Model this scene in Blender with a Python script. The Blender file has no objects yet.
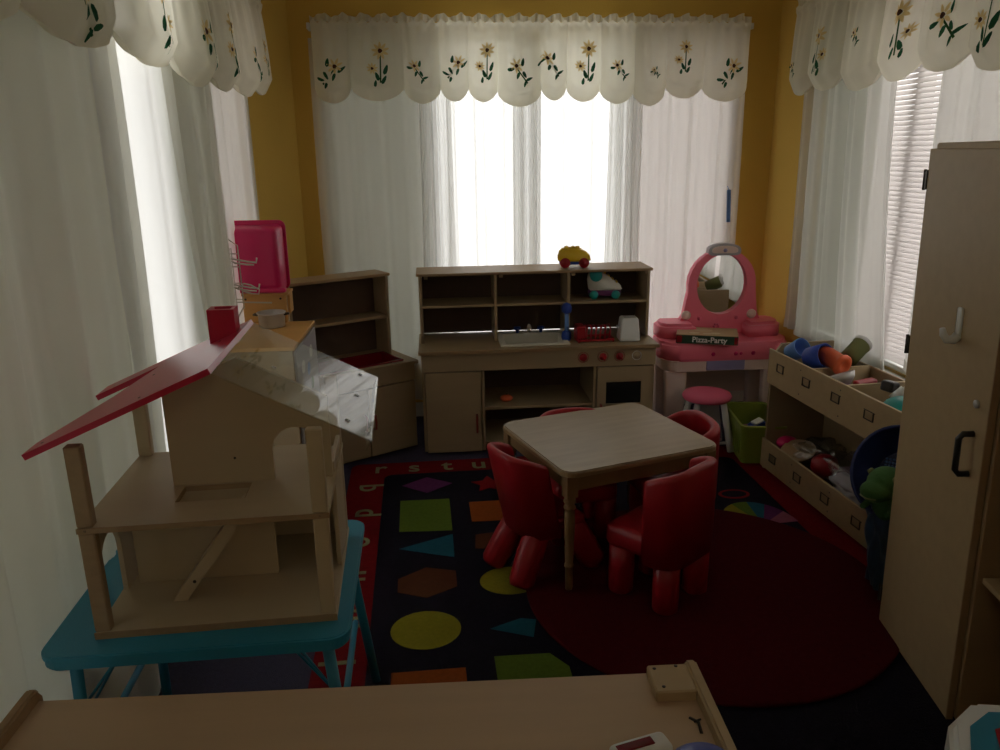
import bpy, bmesh, math, random
from mathutils import Vector, Matrix, Euler
random.seed(7)
S = bpy.context.scene
C = S.collection
# ---------------- camera ----------------
cd = bpy.data.cameras.new('camera'); cam = bpy.data.objects.new('camera', cd); C.objects.link(cam)
cd.sensor_width = 36; cd.lens = 28.15; cd.clip_start = 0.02
cam.matrix_world = Matrix(((0.9944809, 0.04216761, -0.09607097, 0), (-0.10396491, 0.27293399, -0.95639863, 0),
                           (-0.01410801, 0.96110818, 0.27581159, 1.6), (0, 0, 0, 1)))
S.camera = cam
# ---------------- world, exposure ----------------
w = bpy.data.worlds.new('overcast_sky'); S.world = w; w.use_nodes = True
bg = w.node_tree.nodes['Background']; bg.inputs[0].default_value = (1.0, 0.985, 0.95, 1); bg.inputs[1].default_value = 2.25
S.view_settings.view_transform = 'Standard'; S.view_settings.look = 'None'
S.view_settings.exposure = 0.0; S.view_settings.gamma = 1; S.view_settings.use_curve_mapping = False
# weak warm fill lamp added behind the camera; the rear wall has no opening
ld = bpy.data.lights.new('rear_fill_light', 'AREA'); ld.energy = 3.0; ld.color = (1.0, 0.86, 0.68); ld.size = 1.2; ld.size_y = 1.2; ld.shape = 'RECTANGLE'
lo = bpy.data.objects.new('rear_fill_light', ld); C.objects.link(lo); lo.location = (0.4, -1.1, 2.2); lo.rotation_euler = (math.radians(60), 0, 0)

# ---------------- materials ----------------
def base_mat(name):
    m = bpy.data.materials.new(name); m.use_nodes = True
    return m, m.node_tree, m.node_tree.nodes['Principled BSDF']
def mat(name, col, rough=0.6, var=0.12, scale=(8, 8, 8), metal=0, bump=0.0, spec=0.5, detail=4, bscale=None, sheen=0):
    m, nt, b = base_mat(name); L = nt.links
    tc = nt.nodes.new('ShaderNodeTexCoord'); mp = nt.nodes.new('ShaderNodeMapping'); mp.inputs['Scale'].default_value = scale
    nz = nt.nodes.new('ShaderNodeTexNoise'); nz.inputs['Scale'].default_value = 1; nz.inputs['Detail'].default_value = detail
    mx = nt.nodes.new('ShaderNodeMix'); mx.data_type = 'RGBA'
    c = Vector(col)
    mx.inputs[6].default_value = (*(c * (1 - var)), 1); mx.inputs[7].default_value = (*[min(1, v * (1 + var)) for v in c], 1)
    L.new(tc.outputs['Object'], mp.inputs[0]); L.new(mp.outputs[0], nz.inputs['Vector'])
    L.new(nz.outputs['Fac'], mx.inputs[0]); L.new(mx.outputs[2], b.inputs['Base Color'])
    b.inputs['Roughness'].default_value = rough; b.inputs['Metallic'].default_value = metal
    b.inputs['Specular IOR Level'].default_value = spec
    if sheen: b.inputs['Sheen Weight'].default_value = sheen
    if bump:
        n2 = nt.nodes.new('ShaderNodeTexNoise'); n2.inputs['Scale'].default_value = bscale or 60; n2.inputs['Detail'].default_value = 3
        L.new(tc.outputs['Object'], n2.inputs['Vector'])
        bp = nt.nodes.new('ShaderNodeBump'); bp.inputs['Strength'].default_value = bump; bp.inputs['Distance'].default_value = 0.01
        L.new(n2.outputs['Fac'], bp.inputs['Height']); L.new(bp.outputs[0], b.inputs['Normal'])
    return m
def srgb(r, g, b):
    f = lambda v: (v / 255 / 12.92) if v / 255 <= .04045 else ((v / 255 + .055) / 1.055) ** 2.4
    return (f(r), f(g), f(b))
def cloth(name, col, transp, transl, stripes=0, weave=True, rough=0.9):
    m = bpy.data.materials.new(name); m.use_nodes = True; nt = m.node_tree; nt.nodes.clear(); L = nt.links
    out = nt.nodes.new('ShaderNodeOutputMaterial')
    d = nt.nodes.new('ShaderNodeBsdfDiffuse'); t = nt.nodes.new('ShaderNodeBsdfTranslucent'); tr = nt.nodes.new('ShaderNodeBsdfTransparent')
    tc = nt.nodes.new('ShaderNodeTexCoord'); mp = nt.nodes.new('ShaderNodeMapping'); mp.inputs['Scale'].default_value = (9, 9, 1.2)
    nz = nt.nodes.new('ShaderNodeTexNoise'); nz.inputs['Scale'].default_value = 1.5; nz.inputs['Detail'].default_value = 1
    mx = nt.nodes.new('ShaderNodeMix'); mx.data_type = 'RGBA'; c = Vector(col)
    mx.inputs[6].default_value = (*(c * .96), 1); mx.inputs[7].default_value = (*c, 1)
    L.new(tc.outputs['Object'], mp.inputs[0]); L.new(mp.outputs[0], nz.inputs['Vector']); L.new(nz.outputs['Fac'], mx.inputs[0])
    L.new(mx.outputs[2], d.inputs[0]); L.new(mx.outputs[2], t.inputs[0])
    a = nt.nodes.new('ShaderNodeMixShader'); a.inputs[0].default_value = transl; L.new(d.outputs[0], a.inputs[1]); L.new(t.outputs[0], a.inputs[2])
    b = nt.nodes.new('ShaderNodeMixShader'); L.new(a.outputs[0], b.inputs[1])
    # threads close up when the cloth is seen or lit at a slant
    lw = nt.nodes.new('ShaderNodeLayerWeight'); lw.inputs[0].default_value = .5
    mm = nt.nodes.new('ShaderNodeMapRange'); mm.inputs[1].default_value = 0; mm.inputs[2].default_value = .8; mm.inputs[3].default_value = transp; mm.inputs[4].default_value = 0
    L.new(lw.outputs['Facing'], mm.inputs[0]); L.new(mm.outputs[0], b.inputs[0]); L.new(tr.outputs[0], b.inputs[2])
    L.new(b.outputs[0], out.inputs[0])
    return m
def glassy(name, tint=(1, 1, 1), gloss=0.08, rough=0.02, haze=0.0):
    m = bpy.data.materials.new(name); m.use_nodes = True; nt = m.node_tree; nt.nodes.clear(); L = nt.links
    out = nt.nodes.new('ShaderNodeOutputMaterial'); tr = nt.nodes.new('ShaderNodeBsdfTransparent'); gl = nt.nodes.new('ShaderNodeBsdfGlossy')
    tr.inputs[0].default_value = (*tint, 1); gl.inputs['Roughness'].default_value = rough
    fr = nt.nodes.new('ShaderNodeFresnel'); fr.inputs[0].default_value = 1.5
    ad = nt.nodes.new('ShaderNodeMath'); ad.operation = 'ADD'; ad.use_clamp = True; ad.inputs[1].default_value = gloss
    ge = nt.nodes.new('ShaderNodeNewGeometry'); fl_ = nt.nodes.new('ShaderNodeMath'); fl_.operation = 'SUBTRACT'; fl_.inputs[0].default_value = 1; L.new(ge.outputs['Backfacing'], fl_.inputs[1])
    ff = nt.nodes.new('ShaderNodeMath'); ff.operation = 'MULTIPLY'; L.new(fr.outputs[0], ff.inputs[0]); L.new(fl_.outputs[0], ff.inputs[1]); L.new(ff.outputs[0], ad.inputs[0])
    mx = nt.nodes.new('ShaderNodeMixShader'); L.new(ad.outputs[0], mx.inputs[0]); L.new(tr.outputs[0], mx.inputs[1]); L.new(gl.outputs[0], mx.inputs[2])
    last = mx
    if haze:
        df = nt.nodes.new('ShaderNodeBsdfDiffuse'); df.inputs[0].default_value = (.8, .8, .78, 1)
        tcn = nt.nodes.new('ShaderNodeTexCoord'); nz = nt.nodes.new('ShaderNodeTexNoise'); nz.inputs['Scale'].default_value = 9; L.new(tcn.outputs['Object'], nz.inputs['Vector'])
        mr = nt.nodes.new('ShaderNodeMath'); mr.operation = 'MULTIPLY'; mr.inputs[1].default_value = haze * 2; L.new(nz.outputs['Fac'], mr.inputs[0])
        m2 = nt.nodes.new('ShaderNodeMixShader'); L.new(mr.outputs[0], m2.inputs[0]); L.new(mx.outputs[0], m2.inputs[1]); L.new(df.outputs[0], m2.inputs[2]); last = m2
    L.new(last.outputs[0], out.inputs[0])
    return m
WOOD = dict(rough=.5, var=.10, scale=(3, 26, 26), detail=6)
M = {}
M['wall'] = mat('mustard_wall_paint', srgb(218, 180, 84), rough=.85, var=.05, scale=(3, 3, 3), bump=.15, bscale=90)
M['ceil'] = mat('ceiling_paint', (.72, .70, .64), rough=.9)
M['trim'] = mat('white_trim_paint', (.72, .73, .70), rough=.5)
M['carpet'] = mat('navy_carpet', (.045, .042, .085), rough=.98, var=.4, scale=(70, 70, 70), bump=.6, bscale=300)
M['maple'] = mat('maple_laminate', (.46, .34, .185), **WOOD)
M['mapleX'] = mat('maple_laminate_lengthwise', (.56, .40, .255), rough=.5, var=.10, scale=(2.2, 22, 22), detail=6)
M['edge'] = mat('maple_edge', (.34, .22, .11), **WOOD)
M['tan'] = mat('tan_plywood', (.36, .265, .15), **WOOD)
M['dkpanel'] = mat('brown_hardboard', (.10, .062, .042), rough=.8, var=.15, scale=(20, 20, 20))
M['orangewood'] = mat('orange_wood', (.68, .37, .11), **WOOD)
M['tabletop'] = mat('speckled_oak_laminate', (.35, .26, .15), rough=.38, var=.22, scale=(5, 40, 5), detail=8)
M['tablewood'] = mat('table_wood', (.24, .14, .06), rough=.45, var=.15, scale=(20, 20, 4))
M['housewood'] = mat('birch_plywood', (.54, .44, .29), rough=.5, var=.08, scale=(3, 16, 16), detail=6)
M['houseedge'] = mat('birch_edge', (.36, .25, .14), rough=.6, var=.2, scale=(30, 30, 60))
M['houseroof'] = mat('crimson_painted_wood', (.56, .012, .055), rough=.32, var=.08)
M['red'] = mat('red_plastic', (.34, .006, .013), rough=.42, var=.06, scale=(4, 4, 4))
M['redsink'] = mat('dark_red_plastic', (.17, .003, .009), rough=.25, var=.06)
M['blue'] = mat('turquoise_table_enamel', (.03, .28, .44), rough=.42, var=.07, bump=.12, bscale=260)
M['pink'] = mat('pink_plastic', (.95, .20, .29), rough=.4, var=.04)
M['palepink'] = mat('pale_pink_plastic', (.80, .62, .56), rough=.45, var=.04)
M['hotpink'] = mat('magenta_plastic', (.70, .010, .13), rough=.35, var=.06)
M['rose'] = mat('rose_cushion', (.75, .12, .22), rough=.5, var=.05)
M['lilac'] = mat('lilac_plastic', (.30, .27, .48), rough=.5)
M['greyp'] = mat('grey_plastic', (.42, .40, .44), rough=.5)
M['white'] = mat('white_plastic', (.74, .75, .73), rough=.4, var=.04)
M['cream'] = mat('cream_plastic', (.76, .73, .63), rough=.4, var=.04)
M['lime'] = mat('lime_plastic', (.24, .31, .04), rough=.45, var=.07)
M['green'] = mat('green_plush', (.045, .13, .03), rough=.9, var=.2, scale=(30, 30, 30), bump=.3)
M['teal'] = mat('teal_plastic', (.012, .30, .28), rough=.4)
M['bluep'] = mat('blue_plastic', (.02, .06, .36), rough=.35)
M['ltblue'] = mat('light_blue_plastic', (.12, .26, .62), rough=.4)
M['orange'] = mat('orange_plastic', (.75, .13, .04), rough=.4)
M['yellow'] = mat('yellow_plastic', (.80, .52, .02), rough=.4)
M['purple'] = mat('purple_plastic', (.12, .02, .10), rough=.5)
M['black'] = mat('black_plastic', (.012, .012, .012), rough=.35)
M['steel'] = mat('stainless_steel', (.62, .62, .61), rough=.38, metal=.35)
M['wire'] = mat('pale_wire', (.60, .58, .52), rough=.35, metal=.6)
M['screw'] = mat('dark_screw', (.07, .06, .05), rough=.4, metal=.7)
M['mirror'] = mat('mirror_glass', (.9, .9, .9), rough=.01, metal=1, var=0)
M['oven'] = mat('oven_window', (.015, .016, .016), rough=.15)
M['olive'] = mat('olive_label', (.17, .19, .06), rough=.6)
M['cardb'] = mat('printed_cardboard', (.46, .30, .16), rough=.6, var=.1)
M['boxdk'] = mat('dark_green_print', (.02, .06, .03), rough=.5)
M['paper'] = mat('white_print', (.8, .8, .75), rough=.5)
M['handlered'] = mat('red_brown_handle', (.28, .035, .02), rough=.45)
M['glass'] = glassy('window_glass', gloss=.0)
M['acry'] = glassy('clear_acrylic', tint=(.95, .96, .94), gloss=.02, rough=.03, haze=.020)
M['bag'] = glassy('clear_bag_plastic', tint=(.85, .87, .87), gloss=.16, rough=.2, haze=.05)
M['sheer'] = cloth('sheer_curtain_cloth', (.88, .88, .86), .42, .42)
M['sheerB'] = cloth('soft_white_curtain_cloth', (.86, .86, .82), .18, .42)
M['sheerL'] = cloth('dense_white_curtain_cloth', (.86, .86, .78), .04, .30)
M['val'] = cloth('cream_valance_cloth', (.92, .89, .76), .05, .46)
M['blindDim'] = cloth('dimmed_blind_vinyl', (.74, .75, .68), 0, .16)  # denser, greyer slats stand in for dimmer daylight outside these panes
M['blindW'] = cloth('white_blind_vinyl', (.90, .87, .86), 0, .55)
M['rugred'] = mat('red_rug_pile', (.20, .007, .010), rough=.98, var=.3, scale=(60, 60, 60), bump=.8, bscale=300, spec=.1)
M['rugnavy'] = mat('black_navy_rug_pile', (.014, .012, .022), rough=.98, var=.4, scale=(60, 60, 60), bump=.8, bscale=300, spec=.1)
M['roundrug'] = mat('dark_red_round_rug_pile', (.075, .004, .006), rough=.98, var=.3, scale=(50, 50, 50), bump=.8, bscale=260, spec=.1)
def rugc(n, c): M[n] = mat('rug_pile_' + n, c, rough=.98, var=.22, scale=(70, 70, 70), bump=.6, bscale=300, spec=.1)
rugc('r_green', (.11, .175, .022)); rugc('r_blue', (.015, .10, .15)); rugc('r_brown', (.11, .036, .016)); rugc('r_yellow', (.27, .24, .02))
rugc('r_purple', (.13, .03, .12)); rugc('r_orange', (.30, .07, .012)); rugc('r_letter', (.26, .26, .13)); rugc('r_scarlet', (.26, .012, .015))
rugc('r_pinkrain', (.33, .10, .16))
M['petal'] = cloth('yellow_petal_print', (.85, .68, .34), 0, .35)
M['heart'] = mat('brown_seed_print', (.10, .035, .012), rough=.9)
M['leaf'] = cloth('green_leaf_print', (.03, .13, .06), 0, .25)
M['stem'] = cloth('dark_green_stem_print', (.04, .12, .03), 0, .25)

# ---------------- mesh builder ----------------
class MB:
    def __init__(s): s.bm = bmesh.new(); s.mats = []
    def mi(s, m):
        if m not in s.mats: s.mats.append(m)
        return s.mats.index(m)
    def _m(s, faces, m, smooth=False):
        i = s.mi(m)
        for f in faces: f.material_index = i; f.smooth = smooth
    def box(s, x0, x1, y0, y1, z0, z1, m=None, bev=0.0, mtx=None, seg=2, smooth=False):
        r = bmesh.ops.create_cube(s.bm, size=1.0); vs = r['verts']
        c = Vector(((x0 + x1) / 2, (y0 + y1) / 2, (z0 + z1) / 2)); d = Vector((x1 - x0, y1 - y0, z1 - z0))
        for v in vs: v.co = Vector((v.co.x * d.x, v.co.y * d.y, v.co.z * d.z)) + c
        fs = set(f for v in vs for f in v.link_faces)
        if bev:
            es = list(set(e for v in vs for e in v.link_edges))
            r = bmesh.ops.bevel(s.bm, geom=es, offset=bev, segments=seg, profile=.5, affect='EDGES')
            vs = set(r['verts']); 
            st = list(vs); seen = set(vs)
            while st:
                v = st.pop()
                for e in v.link_edges:
                    o = e.other_vert(v)
                    if o not in seen: seen.add(o); st.append(o)
            vs = list(seen); fs = set(f for v in vs for f in v.link_faces)
        if mtx is not None:
            for v in vs: v.co = mtx @ v.co
        s._m(fs, m, bool(bev) and smooth)
        return vs
    def tube(s, pts, r, m=None, n=8, cap=True, smooth=True):
        pts = [Vector(p) for p in pts]; rings = []; rr = r if isinstance(r, (list, tuple)) else [r] * len(pts)
        prev = None
        for i, p in enumerate(pts):
            t = (pts[min(i + 1, len(pts) - 1)] - pts[max(i - 1, 0)]).normalized()
            if prev is None:
                a = Vector((0, 0, 1)) if abs(t.z) < .9 else Vector((1, 0, 0)); u = t.cross(a).normalized()
            else: u = (prev - t * prev.dot(t)).normalized()
            prev = u; v = t.cross(u)
            rings.append([s.bm.verts.new(p + (u * math.cos(2 * math.pi * k / n) + v * math.sin(2 * math.pi * k / n)) * rr[i]) for k in range(n)])
        fs = []
        for i in range(len(rings) - 1):
            for k in range(n): fs.append(s.bm.faces.new((rings[i][k], rings[i][(k + 1) % n], rings[i + 1][(k + 1) % n], rings[i + 1][k])))
        s._m(fs, m, smooth)
        if cap: s._m([s.bm.faces.new(rings[0][::-1]), s.bm.faces.new(rings[-1])], m)
    def lathe(s, prof, m=None, n=24, mtx=None, cap=True, smooth=True, sx=1, sy=1):
        rings = []
        for r, z in prof:
            ring = []
            for k in range(n):
                a = 2 * math.pi * k / n; p = Vector((r * math.cos(a) * sx, r * math.sin(a) * sy, z))
                ring.append(s.bm.verts.new(mtx @ p if mtx is not None else p))
            rings.append(ring)
        fs = []
        for i in range(len(rings) - 1):
            for k in range(n): fs.append(s.bm.faces.new((rings[i][k], rings[i][(k + 1) % n], rings[i + 1][(k + 1) % n], rings[i + 1][k])))
        s._m(fs, m, smooth)
        if cap:
            c = []
            if prof[0][0] > 1e-5: c.append(s.bm.faces.new(rings[0][::-1]))
            if prof[-1][0] > 1e-5: c.append(s.bm.faces.new(rings[-1]))
            s._m(c, m)
    def prism(s, poly, d0, d1, axis='z', m=None, mtx=None, edgem=None):
        # poly of 2D points extruded between d0 and d1 along an axis
        def P(a, b, d):
            v = Vector((a, b, d)) if axis == 'z' else (Vector((a, d, b)) if axis == 'y' else Vector((d, a, b)))
            return mtx @ v if mtx is not None else v
        A = [s.bm.verts.new(P(a, b, d0)) for a, b in poly]; B = [s.bm.verts.new(P(a, b, d1)) for a, b in poly]
        n = len(poly)
        s._m([s.bm.faces.new(A[::-1]), s.bm.faces.new(B)], m)
        s._m([s.bm.faces.new((A[i], A[(i + 1) % n], B[(i + 1) % n], B[i])) for i in range(n)], edgem or m)
    def grid(s, fn, nu, nv, m=None, smooth=True, mf=None):
        V = [[s.bm.verts.new(fn(i / nu, j / nv)) for j in range(nv + 1)] for i in range(nu + 1)]
        fs = [s.bm.faces.new((V[i][j], V[i + 1][j], V[i + 1][j + 1], V[i][j + 1])) for i in range(nu) for j in range(nv)]
        s._m(fs, m, smooth); return fs
    def ball(s, c, r, m=None, n=16, mtx=None, jitter=0):
        r = (r, r, r) if not isinstance(r, (tuple, list)) else r
        q = bmesh.ops.create_uvsphere(s.bm, u_segments=n, v_segments=max(6, n // 2), radius=1)
        for v in q['verts']:
            k = 1 + (random.uniform(-jitter, jitter) if jitter else 0)
            p = Vector((v.co.x * r[0] * k, v.co.y * r[1] * k, v.co.z * r[2] * k)) + Vector(c); v.co = mtx @ p if mtx is not None else p
        s._m(set(f for v in q['verts'] for f in v.link_faces), m, True)
    def text(s, txt, size, ext, mtx, m=None, bold=0.0):
        cu = bpy.data.curves.new('t', 'FONT'); cu.body = txt; cu.size = size; cu.extrude = ext; cu.align_x = 'CENTER'; cu.align_y = 'CENTER'; cu.offset = bold; cu.resolution_u = 4
        o = bpy.data.objects.new('t', cu); C.objects.link(o); dg = bpy.context.evaluated_depsgraph_get()
        me = bpy.data.meshes.new_from_object(o.evaluated_get(dg)); me.transform(mtx)
        n0 = len(s.bm.faces); s.bm.from_mesh(me); s.bm.faces.ensure_lookup_table()
        s._m(s.bm.faces[n0:], m); bpy.data.objects.remove(o); bpy.data.curves.remove(cu); bpy.data.meshes.remove(me)
    def build(s, name, m=None, parent=None, loc=None, rot=None, fix=True):
        if fix: bmesh.ops.recalc_face_normals(s.bm, faces=s.bm.faces)
        me = bpy.data.meshes.new(name); s.bm.to_mesh(me); s.bm.free()
        if not s.mats: s.mats = [m or M['white']]
        for k in s.mats: me.materials.append(k if k is not None else (m or M['white']))
        o = bpy.data.objects.new(name, me); C.objects.link(o)
        if parent is not None: o.parent = parent
        if loc: o.location = loc
        if rot: o.rotation_euler = rot
        return o
def tag(o, label, cat, group=None):
    o['label'] = label; o['category'] = cat
    if group: o['group'] = group
    return o
def thing(name, label, cat, loc=(0, 0, 0), rz=0, group=None, rot=None):
    o = bpy.data.objects.new(name, None); C.objects.link(o); o.location = loc; o.rotation_euler = rot or (0, 0, rz); o.empty_display_size = .1
    return tag(o, label, cat, group)
def struct(o): o['kind'] = 'structure'; return o
def copy_tree(o, parent=None):
    c = o.copy(); C.objects.link(c); c.parent = parent
    for ch in list(o.children): copy_tree(ch, c)
    return c
def bx(name, x0, x1, y0, y1, z0, z1, m, parent, bev=0.002):
    b = MB(); b.box(x0, x1, y0, y1, z0, z1, bev=bev, seg=1); return b.build(name, m, parent)
R = math.radians
T = lambda x, y, z: Matrix.Translation((x, y, z))
RX = lambda a: Matrix.Rotation(R(a), 4, 'X'); RY = lambda a: Matrix.Rotation(R(a), 4, 'Y'); RZ = lambda a: Matrix.Rotation(R(a), 4, 'Z')

# ================= ROOM =================
LW = lambda y: -.825 - (4.3 - y) * .035          # face of the slightly skewed left wall
BY = 4.70; RWX = 2.13; CZ = 2.62
b = MB(); b.box(-1.3, 2.5, -1.6, 5.0, -.1, 0); struct(b.build('floor', M['carpet']))
b = MB(); b.box(-1.3, 2.5, -1.6, 5.0, CZ, CZ + .1); struct(b.build('ceiling', M['ceil']))
def wall(name, a, c, openings, th=.12, mt='wall'):
    # wall from point a to point c; its room side is on the right-hand side of a->c
    a = Vector((a[0], a[1], 0)); c = Vector((c[0], c[1], 0)); L = (c - a).length; ang = math.atan2(c.y - a.y, c.x - a.x)
    mt_ = T(*a) @ Matrix.Rotation(ang, 4, 'Z'); b = MB(); s = 0
    for s0, s1, z0, z1 in openings:
        if s0 > s: b.box(s, s0, 0, th, 0, CZ, mtx=mt_)
        b.box(s0, s1, 0, th, 0, z0, mtx=mt_); b.box(s0, s1, 0, th, z1, CZ, mtx=mt_); s = s1
    if L > s: b.box(s, L, 0, th, 0, CZ, mtx=mt_)
    return struct(b.build(name, M[mt])), mt_
def window(name, mt_, s0, s1, z0, z1, mull, rail=None, sd=.035):
    e = struct(bpy.data.objects.new(name, None)); C.objects.link(e); e.matrix_world = mt_
    f = MB(); t = .04
    f.box(s0, s1, .03, .09, z0, z0 + t); f.box(s0, s1, .03, .09, z1 - t, z1)
    for m in [s0 + t / 2] + mull + [s1 - t / 2]: f.box(m - t / 2, m + t / 2, .03, .09, z0 + t, z1 - t)
    if rail: f.box(s0, s1, .035, .085, rail - .02, rail + .02)
    f.build('window_frame', M['trim'], e)
    g = MB(); g.box(s0 + .02, s1 - .02, .058, .062, z0 + .02, z1 - .02); g.build('pane', M['glass'], e)
    k = MB(); k.box(s0 - .03, s1 + .03, -sd, .03, z0 - .03, z0, bev=.006, seg=1); k.build('window_sill', M['trim'], e)
    return e
_, mb = wall('wall_back', (-.66, BY), (RWX, BY), [(.13, 2.58, .36, 2.24)])
window('window_1', mb, .13, 2.58, .36, 2.24, [.75, 1.28, 1.87])
_, ml = wall('wall_left', (LW(-1.5), -1.5), (LW(4.3), 4.3), [(2.0, 5.62, .30, 2.24)])
window('window_2', ml, 2.0, 5.62, .30, 2.24, [2.75, 3.45, 4.15, 4.85], sd=.004)
b = MB(); b.prism([(LW(4.3), 4.3), (-.66, BY), (-.66, BY + .12), (LW(4.3) - .12, BY + .12), (LW(4.3) - .12, 4.3)], 0, CZ); struct(b.build('wall_corner', M['wall']))
_, mr_ = wall('wall_right', (RWX, BY), (RWX, -1.5), [(.58, 3.6, .60, 2.24)])
window('window_3', mr_, .58, 3.6, .60, 2.24, [1.35, 2.1, 2.85])
wall('wall_rear', (RWX, -1.5), (LW(-1.5), -1.5), [])
b = MB(); b.box(-.66, RWX, BY - .012, BY, 0, .09); struct(b.build('baseboard_back', M['trim']))
b = MB(); b.box(RWX - .012, RWX, -1.5, BY - .012, 0, .09); struct(b.build('baseboard_right', M['trim']))

# ---------------- blinds ----------------
def blind(mt_, s0, s1, z0, z1, m, label, tilt=62, name='mini_blind', off=.012):
    e = thing(name, label, 'blind', group='slatted blinds in the windows'); e.matrix_world = mt_
    b = MB(); z = z1 - .03; p = .0215
    while z > z0 + .02:
        b.box(s0, s1, -.0125, .0125, -.0006, .0006, mtx=T(0, off, z) @ RX(tilt)); z -= p
    b.build('slats', m, e)
    bx('head_rail', s0, s1, off - .016, off + .016, z1 - .028, z1, M['trim'], e); bx('bottom_rail', s0, s1, off - .012, off + .012, z0, z0 + .018, M['trim'], e)
blind(mb, .135, .76, .40, 2.235, M['blindDim'], 'closed slatted blind, toned grey-green for the dim outdoors, at the left end of the back window', 72)
blind(mb, 1.90, 2.575, .40, 2.235, M['blindW'], 'white slatted blind at the right end of the back window, behind the pink vanity')
for i, (a, c, m, n) in enumerate([(2.02, 2.74, 'blindDim', 'nearest the camera, at the left edge of the view'), (2.76, 3.98, 'blindDim', 'behind the turquoise table'),
                                  (4.40, 4.84, 'blindDim', 'just beyond the bright gap'), (4.86, 5.60, 'blindW', 'at the far end beside the yellow corner')]):
    blind(ml, a, c, .32, 2.235, M[m], 'slatted blind in the left window, ' + n, 70)
for i, (a, c, m, n) in enumerate([(.6, 1.10, 'blindDim', 'far end, behind the grey folds of the sheer curtain'), (1.105, 2.09, 'blindW', 'middle, its bright slats showing beside the tall cabinet'), (2.11, 2.84, 'blindDim', 'near end, above the tall cabinet')]):
    blind(mr_, a, c, .62, 2.235, M[m], 'slatted blind in the right window, ' + n, 55 if m == 'blindW' else 70)

# ---------------- sheer curtains ----------------
def curtain(label, a, c, z0, z1, m, folds=9, amp=.018, seed=0, flare=(0, 0), hem=True, name='sheer_curtain', group=None, zl=None):
    rd = random.Random(seed); a = Vector((a[0], a[1], 0)); c = Vector((c[0], c[1], 0)); d = c - a; nrm = Vector((d.y, -d.x, 0)).normalized()
    ph = [rd.uniform(0, 6.28) for _ in range(6)]; fr = [folds, folds * 1.63, folds * .47, folds * 2.9]
    def fn(u, v):
        z = z0 + (z1 - z0) * v
        k = 1 - v
        uu = u + .012 * math.sin(3 * v + ph[4]) + .02 * k * math.sin(2 * u * math.pi + ph[5])
        w_ = amp * (math.sin(6.28 * fr[0] * uu + ph[0]) + .6 * math.sin(6.28 * fr[1] * uu + ph[1]) * (.5 + .5 * v) + .8 * math.sin(6.28 * fr[2] * uu + ph[2]) * (.4 + .6 * k) + .3 * math.sin(6.28 * fr[3] * uu + ph[3] + v))
        s = uu + (flare[0] * (1 - u) + flare[1] * u) * k * k
        zz = z + (zl * (u) * k if zl else 0)
        return a + d * s + nrm * w_ + Vector((0, 0, zz))
    b = MB(); b.grid(fn, int(folds * 18), 24, m)
    if hem:
        def fh(u, v): p = fn(u, v * .03); return p + nrm * .003
        b.grid(fh, int(folds * 18), 1, m)
    return tag(b.build(name, m, fix=False), label, 'curtain', group)
yb = BY - .045
G1 = 'sheer curtains on the back window'
curtain('sheer white curtain panel at the left end of the back window', (-.55, yb), (.22, yb), .12, 2.2, M['sheer'], 4, .009, 1)
curtain('narrow gathered sheer edge where the left blind ends', (.03, yb - .03), (.21, yb - .03), .12, 2.2, M['sheer'], 3, .010, 31, flare=(-.25, .1), group=None)
curtain('sheer white curtain panel left of the middle of the back window', (.18, yb - .015), (.72, yb - .015), .12, 2.2, M['sheer'], 5, .013, 2)
curtain('gathered sheer folds in front of the middle window post', (.56, yb - .04), (.72, yb - .04), .12, 2.2, M['sheer'], 4, .010, 32, group=None)
curtain('sheer white curtain panel right of the middle of the back window', (.66, yb), (1.28, yb), .12, 2.2, M['sheer'], 4, .012, 3)
curtain('gathered sheer folds where the white blind begins', (1.12, yb - .03), (1.31, yb - .03), .12, 2.2, M['sheer'], 3, .010, 33, flare=(-.15, .1), group=None)
curtain('sheer white curtain panel behind the pink vanity', (1.24, yb), (1.92, yb), .12, 2.2, M['sheer'], 4, .012, 4, flare=(.04, -.05))
lp = lambda y, o=.055: (LW(y) + o, y)
curtain('dense white curtain panel nearest the camera on the left window', lp(.3, .04), lp(1.30, .04), .03, 2.2, M['sheerL'], 3.4, .026, 11)
curtain('dense white curtain panel beside the dollhouse on the left window', lp(1.26, .03), lp(2.50, .04), .03, 2.2, M['sheerL'], 4.6, .019, 12, flare=(0, -.10))
curtain('thin bright curtain panel in the gap of the left window', lp(2.30, .045), lp(3.10, .035), .03, 1.96, M['sheer'], 2, .010, 13, flare=(.03, .04))
curtain('grey-white curtain panel beyond the bright gap on the left window', lp(2.86), lp(3.4, .06), .03, 2.2, M['sheerL'], 3, .014, 14, flare=(.8, 0))
curtain('grey-white curtain panel at the far end of the left window', lp(3.25, .04), lp(4.16, .03), .03, 2.2, M['sheerB'], 4, .009, 15)
rx = RWX - .05
curtain('sheer curtain panel at the far end of the right window, hem above the toy bins', (rx, 4.22), (rx, 3.40), .60, 2.2, M['sheerB'], 5, .020, 21, flare=(0, .22))
curtain('sheer curtain panel behind the top of the tall cabinet', (rx, 3.10), (rx, 2.1), .66, 2.2, M['sheerB'], 5, .018, 23)

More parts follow.
